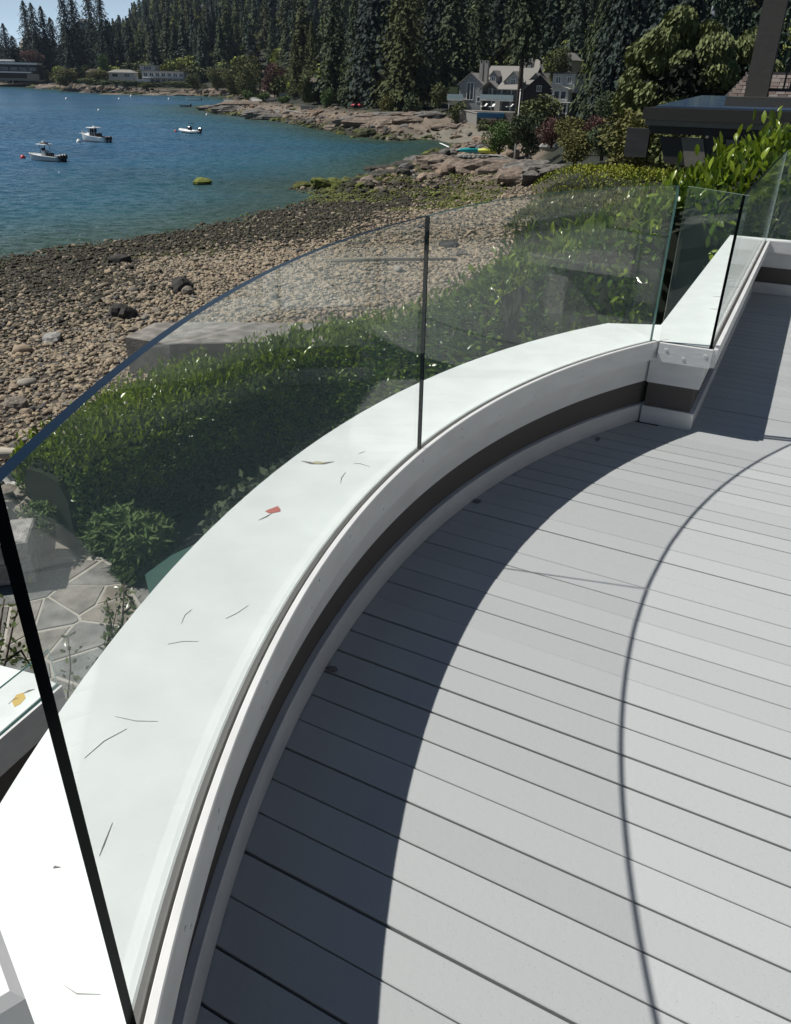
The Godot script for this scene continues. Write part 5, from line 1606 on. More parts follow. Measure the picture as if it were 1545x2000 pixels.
			lists[t][0].append(Transform3D(Basis(Vector3.UP, rng.randfn(0.5, 0.8)).rotated(Vector3.BACK, rng.randfn(0.12, 0.2)).scaled(Vector3.ONE * s), Vector3(q.x, l.x + s * 0.12, q.y)))
			lists[t][1].append(c)
	for t in kinds.size(): scatter("shore_rocks", kinds[t], M.rock, lists[t][0], lists[t][1], terrain)
	# big sloping ledges
	var tan_rock := mat(lin(0.34, 0.265, 0.205), 0.9, noise_tex(0.012, 0.45, 1.0, 81, 6), Vector3(0.25, 0.8, 0.25), noise_tex(0.03, 0.0, 1.0, 82, 5), 6.0)
	var grey_rock := mat(lin(0.27, 0.25, 0.225), 0.9, noise_tex(0.012, 0.45, 1.0, 83, 6), Vector3(0.25, 0.8, 0.25), noise_tex(0.03, 0.0, 1.0, 84, 5), 6.0)
	var wet_rock := mat(lin(0.07, 0.066, 0.05), 0.9, noise_tex(0.012, 0.45, 1.0, 85, 6), Vector3(0.25, 0.8, 0.25))
	for e in [[Vector3(-2.70, -8.40, -107.45), 3.0, wet_rock], [Vector3(0.20, -8.20, -111.28), 3.6, wet_rock], [Vector3(1.71, -8.00, -115.16), 3.6, grey_rock], [Vector3(4.12, -7.40, -109.89), 4.2, tan_rock], [Vector3(5.76, -7.20, -103.61), 4.6, tan_rock], [Vector3(8.26, -6.90, -96.24), 5.0, tan_rock], [Vector3(11.02, -6.40, -92.92), 5.5, tan_rock], [Vector3(13.80, -6.00, -91.24), 5.0, grey_rock], [Vector3(11.45, -6.60, -83.10), 4.2, tan_rock], [Vector3(13.47, -6.00, -82.05), 4.0, grey_rock], [Vector3(8.95, -7.20, -85.29), 3.2, tan_rock], [Vector3(6.23, -8.00, -130.06), 2.0, wet_rock], [Vector3(14.34, -5.70, -99.39), 4.0, tan_rock], [Vector3(14.44, -5.30, -80.98), 3.0, grey_rock], [Vector3(11.51, -6.30, -102.95), 3.6, grey_rock], [Vector3(-1.55, -8.20, -96.64), 3.0, wet_rock], [Vector3(2.45, -7.80, -93.40), 2.6, grey_rock]]:
		var q := drop(e[0])
		single("rock_ledge", rock(int(e[0].x * 13 + 900) , Vector3(e[1] * 1.5, e[1] * 0.42, e[1]), 10, false, 14, 9, 0.12), e[2], LEDGES[used.get("rock_ledge", -1) + 1], "rock", q + Vector3(0, e[1] * 0.03, 0), 0.5 + rng.randfn(0, 0.25), "rock ledges of the near headland")
	for e in [Vector3(-14.68, -6.60, -194.61), Vector3(-11.51, -6.40, -198.96), Vector3(-7.67, -6.80, -190.44), Vector3(-6.37, -6.00, -202.12), Vector3(-2.68, -6.80, -192.70), Vector3(0.13, -6.40, -196.70), Vector3(3.04, -6.90, -197.64), Vector3(5.78, -7.20, -191.68), Vector3(-2.20, -5.80, -198.78), Vector3(8.50, -7.60, -176.97), Vector3(1.26, -7.80, -185.72), Vector3(-10.08, -7.60, -193.78)]:
		var q := drop(e)
		var s := rng.randf_range(4.0, 7.0)
		single("rock_ledge", rock(int(e.z * 7 + 2900), Vector3(s * 1.7, s * 0.35, s), 10, false, 12, 8, 0.12), [tan_rock, grey_rock, tan_rock][rng.randi() % 3], COVE_LEDGES[used.get("rock_ledge", -1) - 16] + " across the cove", "rock", q, 0.3 + rng.randfn(0, 0.3), "rock ledges across the cove")
	for e in [Vector3(-52.10, -6.50, -280.59), Vector3(-43.03, -6.50, -255.48), Vector3(-36.22, -6.80, -239.62), Vector3(-63.58, -7.40, -295.83), Vector3(-53.86, -7.60, -272.40)]:
		var q := drop(e)
		var s := rng.randf_range(5.0, 8.0)
		single("rock_ledge", rock(int(e.z * 5 + 5900), Vector3(s * 2.0, s * 0.38, s), 9, false, 12, 8, 0.12), tan_rock if rng.randf() < 0.6 else grey_rock, POINT_LEDGES[used.get("rock_ledge", -1) - 28] + " of the low point", "rock", q, 0.4, "rock ledges on the point")
	# planting round the cove
	for e in [
		[Vector3(11.85, -5.60, -106.70), 3.4, 2.9, M.crown_green, "bright green rounded bush left of the flagpole foot", "bush"],
		[Vector3(13.79, -5.60, -110.76), 2.0, 2.4, M.crown_green, "smaller green bush touching the flagpole", "bush"],
		[Vector3(13.53, -4.91, -94.03), 3.6, 3.6, M.crown[1], "dark pointed evergreen bush right of the flagpole", "bush"],
		[Vector3(22.65, -4.43, -148.28), 7.0, 4.0, M.crown[3], "large dark rounded hedge mass behind the flagpole", "bush"],
		[Vector3(13.28, -1.92, -60.56), 1.6, 1.5, M.crown_maple, "deep red maple shrub in the middle of the garden", "maple"],
		[Vector3(14.16, -3.22, -82.80), 2.4, 1.9, M.crown_maple, "brownish red shrub right of the dark evergreen bush", "shrub"],
		[Vector3(14.94, -3.08, -78.59), 3.0, 2.0, M.crown_olive, "yellow-green feathery shrub beside the brownish red one", "shrub"],
		[Vector3(13.06, -2.17, -56.51), 2.4, 1.4, M.crown[1], "dark green low shrub below the red maple", "shrub"],
		[Vector3(11.81, -2.73, -58.83), 2.6, 1.5, M.crown_olive, "dull olive shrub above the clipped box hedge, leftmost", "shrub"],
		[Vector3(9.26, -1.41, -34.79), 3.0, 2.0, M.crown_olive, "golden olive shrub above the middle of the box hedge", "shrub"],
		[Vector3(9.93, -1.20, -32.52), 2.6, 1.8, M.crown_olive, "golden olive shrub under the dark porch", "shrub"],
		[Vector3(8.83, -0.63, -24.45), 2.6, 1.7, M.crown[3], "shaded shrub under the dark porch between the posts", "shrub"],
		[Vector3(19.17, -1.72, -82.81), 3.2, 2.6, M.crown[1], "dark shrub behind the red maple", "shrub"],
		[Vector3(11.19, -5.77, -183.66), 4.0, 3.4, M.crown[3], "dark green bush left of the pool's stone bank", "bush"],
		[Vector3(16.04, -5.89, -175.27), 2.6, 0.9, M.crown[3], "green bush under the pool's left end", "bush"],
		[Vector3(18.27, -5.79, -174.04), 2.4, 0.8, M.crown_maple, "purplish shrub under the pool", "shrub"],
		[Vector3(19.86, -5.71, -172.86), 2.2, 0.9, M.crown[3], "green shrub under the pool's right end", "shrub"],
		[Vector3(16.43, -6.79, -173.22), 4.6, 0.9, M.crown[3], "low spreading shrub on the beach wall, left", "shrub"],
		[Vector3(20.10, -6.56, -169.82), 4.2, 0.9, M.crown[3], "low spreading shrub on the beach wall, right", "shrub"],
		[Vector3(7.94, -3.26, -199.84), 4.0, 4.2, M.crown[3], "rounded bush at the foot of the half hidden dark house", "bush"],
		[Vector3(1.85, -5.14, -199.99), 4.6, 4.0, M.crown[1], "dark bush right of the yellowish garden bush", "bush"],
		[Vector3(-4.08, -5.42, -204.96), 3.4, 4.2, M.crown_olive, "yellowish upright bush in front of the dark firs", "bush"],
		[Vector3(-28.61, -4.08, -260.43), 5.0, 6.0, M.crown[3], "conical dark shrub in the stepped garden", "bush"],
		[Vector3(-26.18, -3.47, -266.72), 4.0, 5.0, M.crown_maple, "brown-red shrub beside the conical dark shrub", "shrub"],
		[Vector3(-21.62, -5.14, -249.06), 4.0, 4.2, M.crown_green, "light green shrub above the shaded sea wall", "shrub"],
		[Vector3(-18.01, -4.82, -249.35), 4.0, 4.0, M.crown[3], "dark green shrub right of the light green one", "shrub"],
		[Vector3(-47.14, -4.96, -296.27), 4.2, 2.2, M.crown_green, "rounded light bush at the left of the stepped garden", "bush"],
		[Vector3(-55.25, -5.11, -313.16), 4.0, 2.4, M.crown_green, "rounded light bush near the tip of the point", "bush"],
		[Vector3(-37.08, -5.17, -272.49), 3.6, 2.0, M.crown_green, "clipped bush on the middle garden terrace", "bush"],
		[Vector3(-35.12, -3.48, -282.83), 4.0, 2.2, M.crown[3], "clipped bush on the upper garden terrace", "bush"],
		[Vector3(12.32, -1.48, -48.46), 1.4, 0.8, M.crown_green, "small light green shrub by the pale garden wall", "shrub"]]:
		bush(e[4], e[5], e[0] + Vector3(0, -0.5, 0), e[1] * 1.15, e[2] * 1.15 + 0.5, e[3], M.bush_fine if e[1] < 4.0 and e[0].length() < 120 else M.bush[rng.randi() % 2], e[5])
	for e in [[Vector3(18.90, -3.89, -116.48), 1.0, "white boulder pile left of the brownish red shrub"], [Vector3(14.74, -3.91, -86.76), 0.8, "bright white rock in the garden below the brownish red shrub"], [Vector3(18.19, -3.88, -118.61), 0.9, "pale flat rock behind the evergreen bush"]]:
		single("boulder", rock(int(e[0].x * 9 + 31), Vector3(2.6, 1.1, 1.4) * e[1], 9, false, 9, 6), M.granite, e[2], "boulder", e[0] + Vector3(0, -0.2, 0), 0.3)
	# the glass screen and a dinghy
	st = mb(true); tube(st, [Vector3(-1.6, 0.1, 0), Vector3(-1.2, 0.25, 0), Vector3(1.2, 0.25, 0), Vector3(1.6, 0.3, 0)], [0.1, 0.45, 0.5, 0.3], 10)
	single("dinghy", st, M.hull, "upturned white dinghy at the back of the sandy beach", "dinghy", drop(Vector3(19.85, -6.80, -159.25)) + Vector3(0, 0.3, 0), 0.1)
	# white foam line on the sand
	st = mb()
	var foam := [Vector3(6.97, -8.55, -158.78), Vector3(8.16, -8.55, -149.06), Vector3(8.73, -8.55, -143.52), Vector3(8.68, -8.55, -138.20)]
	for i in 3:
		var a: Vector3 = foam[i]; var b: Vector3 = foam[i + 1]
		var n := (b - a).cross(Vector3.UP).normalized() * 0.5
		quad(st, a + Vector3(0, 0.06, 0), a + n + Vector3(0, 0.07, 0), b + n + Vector3(0, 0.07, 0), b + Vector3(0, 0.06, 0))
	structure("foam", st, M.foam).set_meta("kind", "stuff")

func hill_spot(sight: Vector3) -> Vector3:
	# where a line of sight from the deck meets the hillside
	var eye := Vector3(0, 1.4202, 0)
	var dir := (sight - eye).normalized()
	var t := 260.0
	while t < 1800.0:
		var p := eye + dir * t
		if p.y < ground(p.x, p.z) + 0.5: return p
		t += 6.0
	return sight

func kayak(label: String, at: Vector3, turn: float, m: Material) -> void:
	var o := thing("kayak", label, "kayak", at, turn)
	var st := mb(true)
	tube(st, [Vector3(-1.9, 0.22, 0), Vector3(-1.4, 0.2, 0), Vector3(-0.5, 0.18, 0), Vector3(0.5, 0.18, 0), Vector3(1.4, 0.2, 0), Vector3(1.9, 0.24, 0)], [0.03, 0.2, 0.32, 0.32, 0.2, 0.03], 10)
	part("hull", st, m, o)
	st = mb(true); tube(st, [Vector3(-0.4, 0.46, 0), Vector3(0.4, 0.46, 0)], [0.17], 8); part("cockpit_rim", st, M.black, o)

# ---------------------------------------------------------------- the far shore
func build_far_shore() -> void:
	var p := Vector3(-305.17, 2.88, -701.49)
	var o := thing("house", "long white modern house with terraces at the left end of the far shore", "house", p, towards(p, -0.3))
	walls(o, M.dark_wall, -20, 17, -7, 4, 0, -12)
	for k in 5: window(o, -15 + k * 7.0, 0.8, 5.2, 2.0, 0.2, 3)
	box_part(o, "roof", M.trim, Vector3(-1, 4.6, -4), Vector3(38, 1.4, 14)); box_part(o, "roof", M.trim, Vector3(-10, 6.6, -6), Vector3(16, 1.2, 8)); box_part(o, "balcony", M.trim, Vector3(-3, -1.4, 2.5), Vector3(32, 0.9, 4)); box_part(o, "terrace", M.concrete, Vector3(2, -6.4, 7), Vector3(34, 1.4, 8))
	box_part(o, "stair", M.concrete, Vector3(14, -4.2, 4), Vector3(9, 3.6, 2))
	p = hill_spot(Vector3(-321.95, 20.68, -781.26))
	o = thing("house", "beige hillside house with grey dormer roof between the tall trees", "house", p, towards(p, 0.3))
	walls(o, M.cream_wall, -7, 9, -10, 3, 0, -10, 8.5); gable_roof(o, M.roof_grey, -7, 9, 3, 8.5, 0, -10); window(o, -1, 1, 3, 2.4, 0, 2); window(o, 5, 1, 2, 2.4, 0, 2); box_part(o, "dormer", M.trim, Vector3(-5, 4, -2), Vector3(4, 4, 5))
	p = hill_spot(Vector3(-314.13, 21.86, -789.82))
	o = thing("house", "narrow white tower house right of the beige hillside house", "house", p, towards(p, -0.36))
	walls(o, M.trim, -2.5, 2.5, -10, 6, 0, -7); flat_roof(o, M.trim, -2.5, 2.5, 6, 0, -7); window(o, 0, 2, 3, 5, 0, 2)
	p = Vector3(-193.80, -0.13, -557.26)
	o = thing("house", "small pavilion with hipped brown roof on the far shore", "house", p, towards(p))
	walls(o, M.dark_wall, -4, 4, -3, 2.4, 0, -6); hip_roof(o, M.roof_brown, -4.4, 4.4, 2.4, 4.3, 0, -6, 0.8); window(o, -1.6, 1.0, 2.2, 1.6, 0, 2); window(o, 1.8, 1.0, 2.2, 1.6, 0, 2)
	p = Vector3(-149.73, 0.13, -555.16)
	o = thing("house", "long two-storey white house with balconies on the far shore", "house", p, towards(p, -0.36))
	walls(o, M.pale_wall, -14, 13, -4, 3.6, 0, -10); flat_roof(o, M.roof_grey, -14, 13, 3.6, 0, -10, 0.8)
	for k in 7: window(o, -11.5 + k * 3.8, 1.6, 2.6, 2.0, 0, 2)
	for k in 7: window(o, -11.5 + k * 3.8, -1.6, 2.6, 2.0, 0, 2)
	box_part(o, "balcony", M.trim, Vector3(0, 0.1, 1.4), Vector3(26, 0.5, 2.4)); box_part(o, "balcony", M.trim, Vector3(-12, -2.0, 3.4), Vector3(9, 2.0, 3)); walls(o, M.pale_wall, -16, -6, 3.6, 6.6, -3, -10); flat_roof(o, M.roof_grey, -16, -6, 6.6, -3, -10, 0.8); window(o, -11, 5.2, 5, 1.8, -3, 3)
	p = Vector3(-175.33, 0.75, -552.86)
	o = thing("house", "low white bungalow with grey roof left of the long white house", "house", p, towards(p, -0.36))
	walls(o, M.off_white, -8, 8, -3, 1.8, 0, -7); hip_roof(o, M.roof_grey, -8, 8, 1.8, 3.4, 0, -7, 0.8); window(o, -4, 0.2, 3.4, 1.8, 0, 3); window(o, 3.5, 0.2, 3.4, 1.8, 0, 3)
	var homes := [
		[Vector3(-297.37, 41.26, -849.46), "white house glimpsed high on the hill above the pavilion", M.off_white, M.roof_grey, 8.0],
		[Vector3(-249.99, 39.01, -843.74), "white gabled house high among the hillside firs", M.trim, M.roof_dark, 9.0],
		[Vector3(-212.70, 40.36, -833.28), "salmon coloured house high in the forest", M.red_wall, M.roof_brown, 9.0],
		[Vector3(-208.09, 21.15, -730.96), "grey-roofed house in a lawn clearing of the forest", M.pale_wall, M.roof_grey, 9.0],
		[Vector3(-195.79, 57.03, -878.45), "small white house in the forest just under the top edge", M.off_white, M.roof_dark, 7.0],
		[Vector3(-90.79, 25.43, -613.32), "white house in the forest above the point", M.trim, M.roof_grey, 7.0],
		[Vector3(-67.70, 1.73, -424.64), "pale house behind the yellowish tree on the shore", M.off_white, M.roof_brown, 5.0],
		[Vector3(-8.96, 32.13, -519.92), "little white-roofed house far up the wooded hill", M.pale_wall, M.trim, 5.0],
		[Vector3(72.36, 24.38, -413.72), "beige boxy house far up the hill right of the tall fir", M.cream_wall, M.cream_wall, 7.0],
		[Vector3(-22.67, 39.72, -559.54), "white house at the top edge above the firs", M.trim, M.roof_grey, 6.0]]
	for e in homes:
		e[0] = hill_spot(e[0])
		o = thing("house", e[1], "house", e[0], towards(e[0], -0.4 + rng.randfn(0, 0.2)), "houses glimpsed on the wooded hillside")
		var s: float = e[4] * 0.62
		walls(o, e[2], -s, s, -3, 2.6, 0, -s, 2.6 + s * 0.35, false); gable_roof(o, e[3], -s, s, 2.6, 2.6 + s * 0.35, 0, -s, false)
		window(o, -s * 0.5, 0.8, s * 0.45, 2.0, 0, 2); window(o, s * 0.4, 0.8, s * 0.45, 2.0, 0, 2)
		M.homes = M.get("homes", []) + [e[0]]
	# far sea walls and hedges
	for e in [[Vector3(-194.83, -2.39, -537.80), Vector3(-176.78, -3.39, -531.36), 2.4, M.crown[3], "clipped hedge terrace below the small pavilion", "hedge"], [Vector3(-175.84, -2.57, -531.68), Vector3(-141.37, -4.08, -533.59), 2.2, M.crown[1], "long dark hedge along the far shore", "hedge"], [Vector3(-142.24, -2.76, -537.50), Vector3(-119.46, -4.19, -531.75), 2.4, M.crown[3], "clipped hedge below the long white house", "hedge"]]:
		var a: Vector3 = e[0]; var b: Vector3 = e[1]
		var mid := (a + b) / 2
		o = thing("hedge", e[4], e[5], mid + Vector3(0, -1.5, 0), -atan2(b.z - a.z, b.x - a.x))
		var f := part("foliage", M.bush[0], e[3], o)
		f.scale = Vector3(a.distance_to(b) * 1.2, float(e[2]) * 1.6, 5)
	# far bushes at the water
	for e in [[Vector3(-213.67, -3.88, -560.66), 16.0, 11.0, M.crown_olive, "broad yellow-green shrub at the water on the far shore", "shrub"], [Vector3(-298.80, 9.97, -720.50), 18.0, 10.0, M.crown_maple, "rounded reddish tree crown behind the white modern house", "tree"], [Vector3(-187.19, -0.06, -543.68), 12.0, 6.0, M.crown_olive, "olive shrub in front of the small pavilion", "shrub"], [Vector3(-124.08, -3.71, -525.55), 9.0, 9.0, M.crown[3], "rounded dark tree at the right end of the far shore", "tree"], [Vector3(-190.45, 3.38, -568.97), 7.0, 12.0, M.crown_green, "light green young tree right of the small pavilion", "tree"], [Vector3(-153.08, -4.26, -526.19), 8.0, 4.0, M.crown[3], "low dark shrub on the far shore wall", "shrub"]]:
		bush(e[4], e[5], e[0] + Vector3(0, -1.5, 0), e[1], e[2], e[3], M.bush_fine, "shrub")
	# rocky edge of the far shore
	var pale := mat(lin(0.36, 0.29, 0.23), 0.9, noise_tex(0.012, 0.45, 1.0, 91, 6), Vector3(0.12, 0.4, 0.12))
	for e in [[Vector3(-334.62, -7.00, -764.23), 20.0], [Vector3(-260.77, -7.60, -650.36), 14.0], [Vector3(-208.41, -7.50, -563.91), 13.0], [Vector3(-187.29, -7.40, -535.94), 13.0], [Vector3(-164.07, -7.40, -502.49), 13.0], [Vector3(-144.37, -7.00, -478.57), 14.0], [Vector3(-141.79, -7.60, -511.15), 12.0], [Vector3(-126.44, -7.80, -508.75), 12.0], [Vector3(-343.36, -6.00, -759.68), 22.0]]:
		var q := drop(e[0])
		single("rock_ledge", rock(int(e[0].x * 3 + 8000), Vector3(e[1] * 1.6, e[1] * 0.30, e[1] * 0.7), 9, false, 14, 8, 0.14), pale, FAR_LEDGES[used.get("rock_ledge", -1) - 33] + " on the far waterline", "rock", q, rng.randfn(0.2, 0.2), "rock ledges along the far waterline")
	# seagull
	var g := thing("seagull", "white seagull gliding in front of the far trees, wings spread", "bird", Vector3(-46.72, 9.57, -142.54), 1.35)
	g.rotation.x = 0.45
	var st := mb(true); tube(st, [Vector3(-0.32, 0, 0), Vector3(-0.1, 0.01, 0), Vector3(0.1, 0.02, 0), Vector3(0.28, 0.03, 0)], [0.02, 0.08, 0.075, 0.03], 8); part("body", st, M.feather, g)
	for s in [-1.0, 1.0]:
		st = mb(); quad(st, Vector3(0.1, 0.04, 0), Vector3(0.06, 0.16, 0.35 * s), Vector3(-0.08, 0.15, 0.36 * s), Vector3(-0.1, 0.03, 0)); tri(st, Vector3(0.06, 0.16, 0.35 * s), Vector3(-0.14, 0.02, 0.78 * s), Vector3(-0.08, 0.15, 0.36 * s)); part("wing", st, M.feather, g)

# ---------------------------------------------------------------- boats and buoys
func hull_part(o: Node, L: float, B: float, free: float, m: Material, deck_m: Material, sheer := 0.35) -> void:
	# bow at -x; sections from stern to stem
	var st := mb(true)
	var rings := []
	for i in 13:
		var t := i / 12.0
		var w := B / 2 * pow(maxf(0.0, 1.0 - pow(t, 3.2)), 0.75) + 0.015
		var top := free + sheer * t * t
		var x := L / 2 - L * t
		var rake := 0.35 * t * t
		rings.append([Vector3(x, top, -w), Vector3(x + rake * 0.4, free * 0.45, -w * 0.88), Vector3(x + rake, -0.12, -w * 0.6), Vector3(x + rake * 1.2, -0.3 + 0.25 * t * t, 0), Vector3(x + rake, -0.12, w * 0.6), Vector3(x + rake * 0.4, free * 0.45, w * 0.88), Vector3(x, top, w)])
	loft(st, rings, false, false)
	for s in range(1, 6): tri(st, rings[0][0], rings[0][s + 1], rings[0][s])
	part("hull", st, m, o)
	st = mb()
	for i in 12:
		var a: Array = rings[i]; var b: Array = rings[i + 1]
		var dn := Vector3(0, -0.16 if i < 7 else -0.04, 0)
		quad(st, a[0] + dn, b[0] + dn, b[6] + dn, a[6] + dn)
	part("deck", st, deck_m, o)
	st = mb()
	for e in [0, 6]:
		var path := []
		for r in rings: path.append(r[e] + Vector3(0, 0.03, 0))
		tube(st, path, [0.05], 6)
	part("gunwale", st, deck_m, o)

func outboard(o: Node, at: Vector3) -> void:
	var st := mb(); lump(st, at + Vector3(0.1, 0.55, 0), Vector3(0.62, 0.62, 0.42), 0.14); 
	var e := part("outboard_motor", st, M.black, o)
	st = mb(); bx(st, at + Vector3(0.12, 0.0, 0), Vector3(0.26, 0.9, 0.16)); part("leg", st, M.black, e)

func build_boats() -> void:
	# cabin boat with a hard top
	var p := Vector3(-51.86, -8.58, -145.03)
	var o := thing("cabin_boat", "larger white cabin boat with hard top and antenna, middle of the bay", "boat", p, -0.55)
	hull_part(o, 7.6, 2.5, 0.95, M.hull, M.hull, 0.5)
	var st := mb(); hexa(st, [Vector3(-0.3, 1.0, 0.95), Vector3(-2.9, 1.1, 0.45), Vector3(-2.9, 1.1, -0.45), Vector3(-0.3, 1.0, -0.95), Vector3(-0.3, 1.75, 0.75), Vector3(-1.7, 1.55, 0.4), Vector3(-1.7, 1.55, -0.4), Vector3(-0.3, 1.75, -0.75)]); part("cabin", st, M.hull, o)
	st = mb(); hexa(st, [Vector3(-0.15, 1.7, 0.85), Vector3(-0.95, 1.65, 0.6), Vector3(-0.95, 1.65, -0.6), Vector3(-0.15, 1.7, -0.85), Vector3(0.0, 2.45, 0.8), Vector3(-0.5, 2.45, 0.6), Vector3(-0.5, 2.45, -0.6), Vector3(0.0, 2.45, -0.8)]); part("windscreen", st, M.pane, o)
	for z in [-0.9, 0.9]:
		for x in [-0.45, 0.45, 1.15]:
			st = mb(); tube(st, [Vector3(x + 0.05, 0.95, z), Vector3(x, 2.5, z * 0.92)], [0.035], 6); part("pillar", st, M.hull_grey if x < 1 else M.hull, o)
	st = mb(); lump(st, Vector3(0.25, 2.58, 0), Vector3(2.3, 0.14, 2.05), 0.05); part("hard_top", st, M.hull, o)
	st = mb(true); tube(st, [Vector3(0.3, 2.64, 0), Vector3(0.3, 2.8, 0), Vector3(0.3, 2.86, 0)], [0.28, 0.27, 0.1], 12); part("radar", st, M.hull, o)
	st = mb(); tube(st, [Vector3(0.35, 2.64, 0.3), Vector3(0.35, 4.6, 0.3)], [0.018, 0.008], 5); part("antenna", st, M.hull, o)
	st = mb(); bx(st, Vector3(0.55, 1.25, 0), Vector3(1.5, 0.65, 1.7)); part("cockpit_cover", st, M.black, o)
	st = mb(); tube(st, [Vector3(-1.8, 1.25, 0.85), Vector3(-2.8, 1.75, 0.5), Vector3(-3.75, 1.9, 0.0), Vector3(-2.8, 1.75, -0.5), Vector3(-1.8, 1.25, -0.85)], [0.02], 5); part("bow_rail", st, M.hull, o)
	st = mb(); bx(st, Vector3(-3.95, 1.4, 0), Vector3(0.7, 0.1, 0.3)); part("bow_pulpit", st, M.hull, o)
	for z in [-0.42, 0.42]: outboard(o, Vector3(4.0, 0.35, z))
	o.scale = Vector3.ONE * 0.84
	st = mb(); bx(st, Vector3(0.4, 0.06, 0), Vector3(6.4, 0.16, 2.16)); part("waterline", st, M.antifoul, o)
	# open boat with a T-top
	p = Vector3(-46.39, -8.58, -110.76)
	o = thing("centre_console_boat", "grey-white open boat with a T-top over its console, nearest the left edge", "boat", p, -0.42)
	hull_part(o, 6.6, 2.2, 0.68, M.hull_grey, M.hull, 0.28)
	st = mb(); lump(st, Vector3(0.15, 1.0, 0), Vector3(0.8, 0.95, 0.75), 0.1); part("console", st, M.hull_grey, o)
	st = mb(); bx(st, Vector3(-0.18, 1.65, 0), Vector3(0.04, 0.45, 0.7), Basis(Vector3.BACK, -0.3)); part("windscreen", st, M.pane, o)
	for z in [-0.48, 0.48]:
		for x in [-0.25, 0.7]:
			st = mb(); tube(st, [Vector3(x, 0.6, z), Vector3(x - 0.05, 2.3, z)], [0.032], 6); part("pillar", st, M.iron, o)
	st = mb(); lump(st, Vector3(0.2, 2.35, 0), Vector3(1.9, 0.08, 1.6), 0.03); part("hard_top", st, M.hull, o)
	st = mb(); lump(st, Vector3(0.15, 2.5, 0), Vector3(1.1, 0.2, 0.7), 0.06); bx(st, Vector3(1.4, 2.38, 0.2), Vector3(0.8, 0.05, 0.3)); part("stowage", st, M.black, o)
	st = mb(true); tube(st, [Vector3(0.1, 2.58, 0), Vector3(0.1, 2.78, 0)], [0.24, 0.2], 10); part("radar", st, M.hull, o)
	st = mb(); lump(st, Vector3(1.2, 0.85, 0), Vector3(0.5, 0.6, 0.9), 0.08); part("seat", st, M.black, o)
	for z in [-0.5, 0.0, 0.5]: outboard(o, Vector3(3.45, 0.2, z))
	o.scale = Vector3.ONE * 0.84
	# rigid inflatable
	p = Vector3(-42.71, -8.58, -173.30)
	o = thing("inflatable_boat", "small pale rigid inflatable with dark console, farthest of the moored boats", "boat", p, -0.4)
	st = mb(true)
	for z in [-0.75, 0.75]: tube(st, [Vector3(2.3, 0.3, z), Vector3(0.5, 0.32, z), Vector3(-1.3, 0.42, z * 0.9), Vector3(-2.1, 0.55, z * 0.45), Vector3(-2.4, 0.62, 0)], [0.2, 0.26, 0.26, 0.24, 0.2], 10)
	part("tube", st, M.hull, o)
	st = mb(); bx(st, Vector3(0.3, 0.2, 0), Vector3(3.9, 0.3, 1.3)); part("floor", st, M.hull_grey, o)
	st = mb(); lump(st, Vector3(0.1, 0.75, 0), Vector3(0.6, 0.9, 0.6), 0.08); part("console", st, M.black, o)
	st = mb(); tube(st, [Vector3(0.5, 0.4, -0.4), Vector3(0.6, 1.7, -0.4), Vector3(0.6, 1.75, 0.4), Vector3(0.5, 0.4, 0.4)], [0.03], 5); bx(st, Vector3(0.35, 1.78, 0), Vector3(1.0, 0.05, 0.8)); part("arch", st, M.iron, o)
	outboard(o, Vector3(2.45, 0.2, 0))
	# small white dinghy by the far shore
	p = Vector3(-99.14, -8.58, -415.25)
	o = thing("dinghy", "long white open skiff moored off the far shore", "boat", p, 0.15)
	hull_part(o, 7.0, 2.0, 0.5, M.hull, M.hull_grey, 0.3); outboard(o, Vector3(3.6, 0.1, 0))
	p = Vector3(-80.48, -8.58, -322.73)
	o = thing("dinghy", "tiny dark tender at the tip of the low point", "boat", p, 0.3)
	hull_part(o, 4.0, 1.6, 0.5, M.hull_grey, M.black, 0.2); outboard(o, Vector3(2.1, 0.1, 0))
	for e in [[Vector3(-50.59, -8.58, -113.56), 0.36, M.red, "red mooring buoy at the bow of the open T-top boat"], [Vector3(-46.58, -8.58, -177.23), 0.3, M.red, "small red buoy left of the rigid inflatable"], [Vector3(-53.93, -8.58, -143.14), 0.42, M.buoy, "white mooring buoy at the bow of the cabin boat"], [Vector3(-148.54, -8.58, -387.87), 0.6, M.buoy, "white buoy alone off the far shore, leftmost"], [Vector3(-131.04, -8.58, -405.72), 0.55, M.buoy, "white buoy off the far shore below the pale ledges"], [Vector3(-141.69, -8.58, -458.22), 0.6, M.buoy, "white buoy close under the far rocks"], [Vector3(-95.39, -8.58, -274.02), 0.4, M.buoy, "white buoy farther out in the middle of the bay"], [Vector3(-57.96, -8.58, -257.47), 0.35, M.buoy, "white buoy just left of the low point's algae"], [Vector3(-113.04, -8.58, -424.08), 0.5, M.buoy, "white buoy left of the long white skiff"]]:
		var b := mb(true)
		var r: float = e[1]
		tube(b, [Vector3(0, -r * 0.5, 0), Vector3(0, -r * 0.1, 0), Vector3(0, r * 0.5, 0), Vector3(0, r * 0.95, 0), Vector3(0, r * 1.15, 0), Vector3(0, r * 1.3, 0)], [r * 0.8, r, r * 0.92, r * 0.5, r * 0.2, r * 0.15], 12)
		single("buoy", b, e[2], e[3], "buoy", e[0])

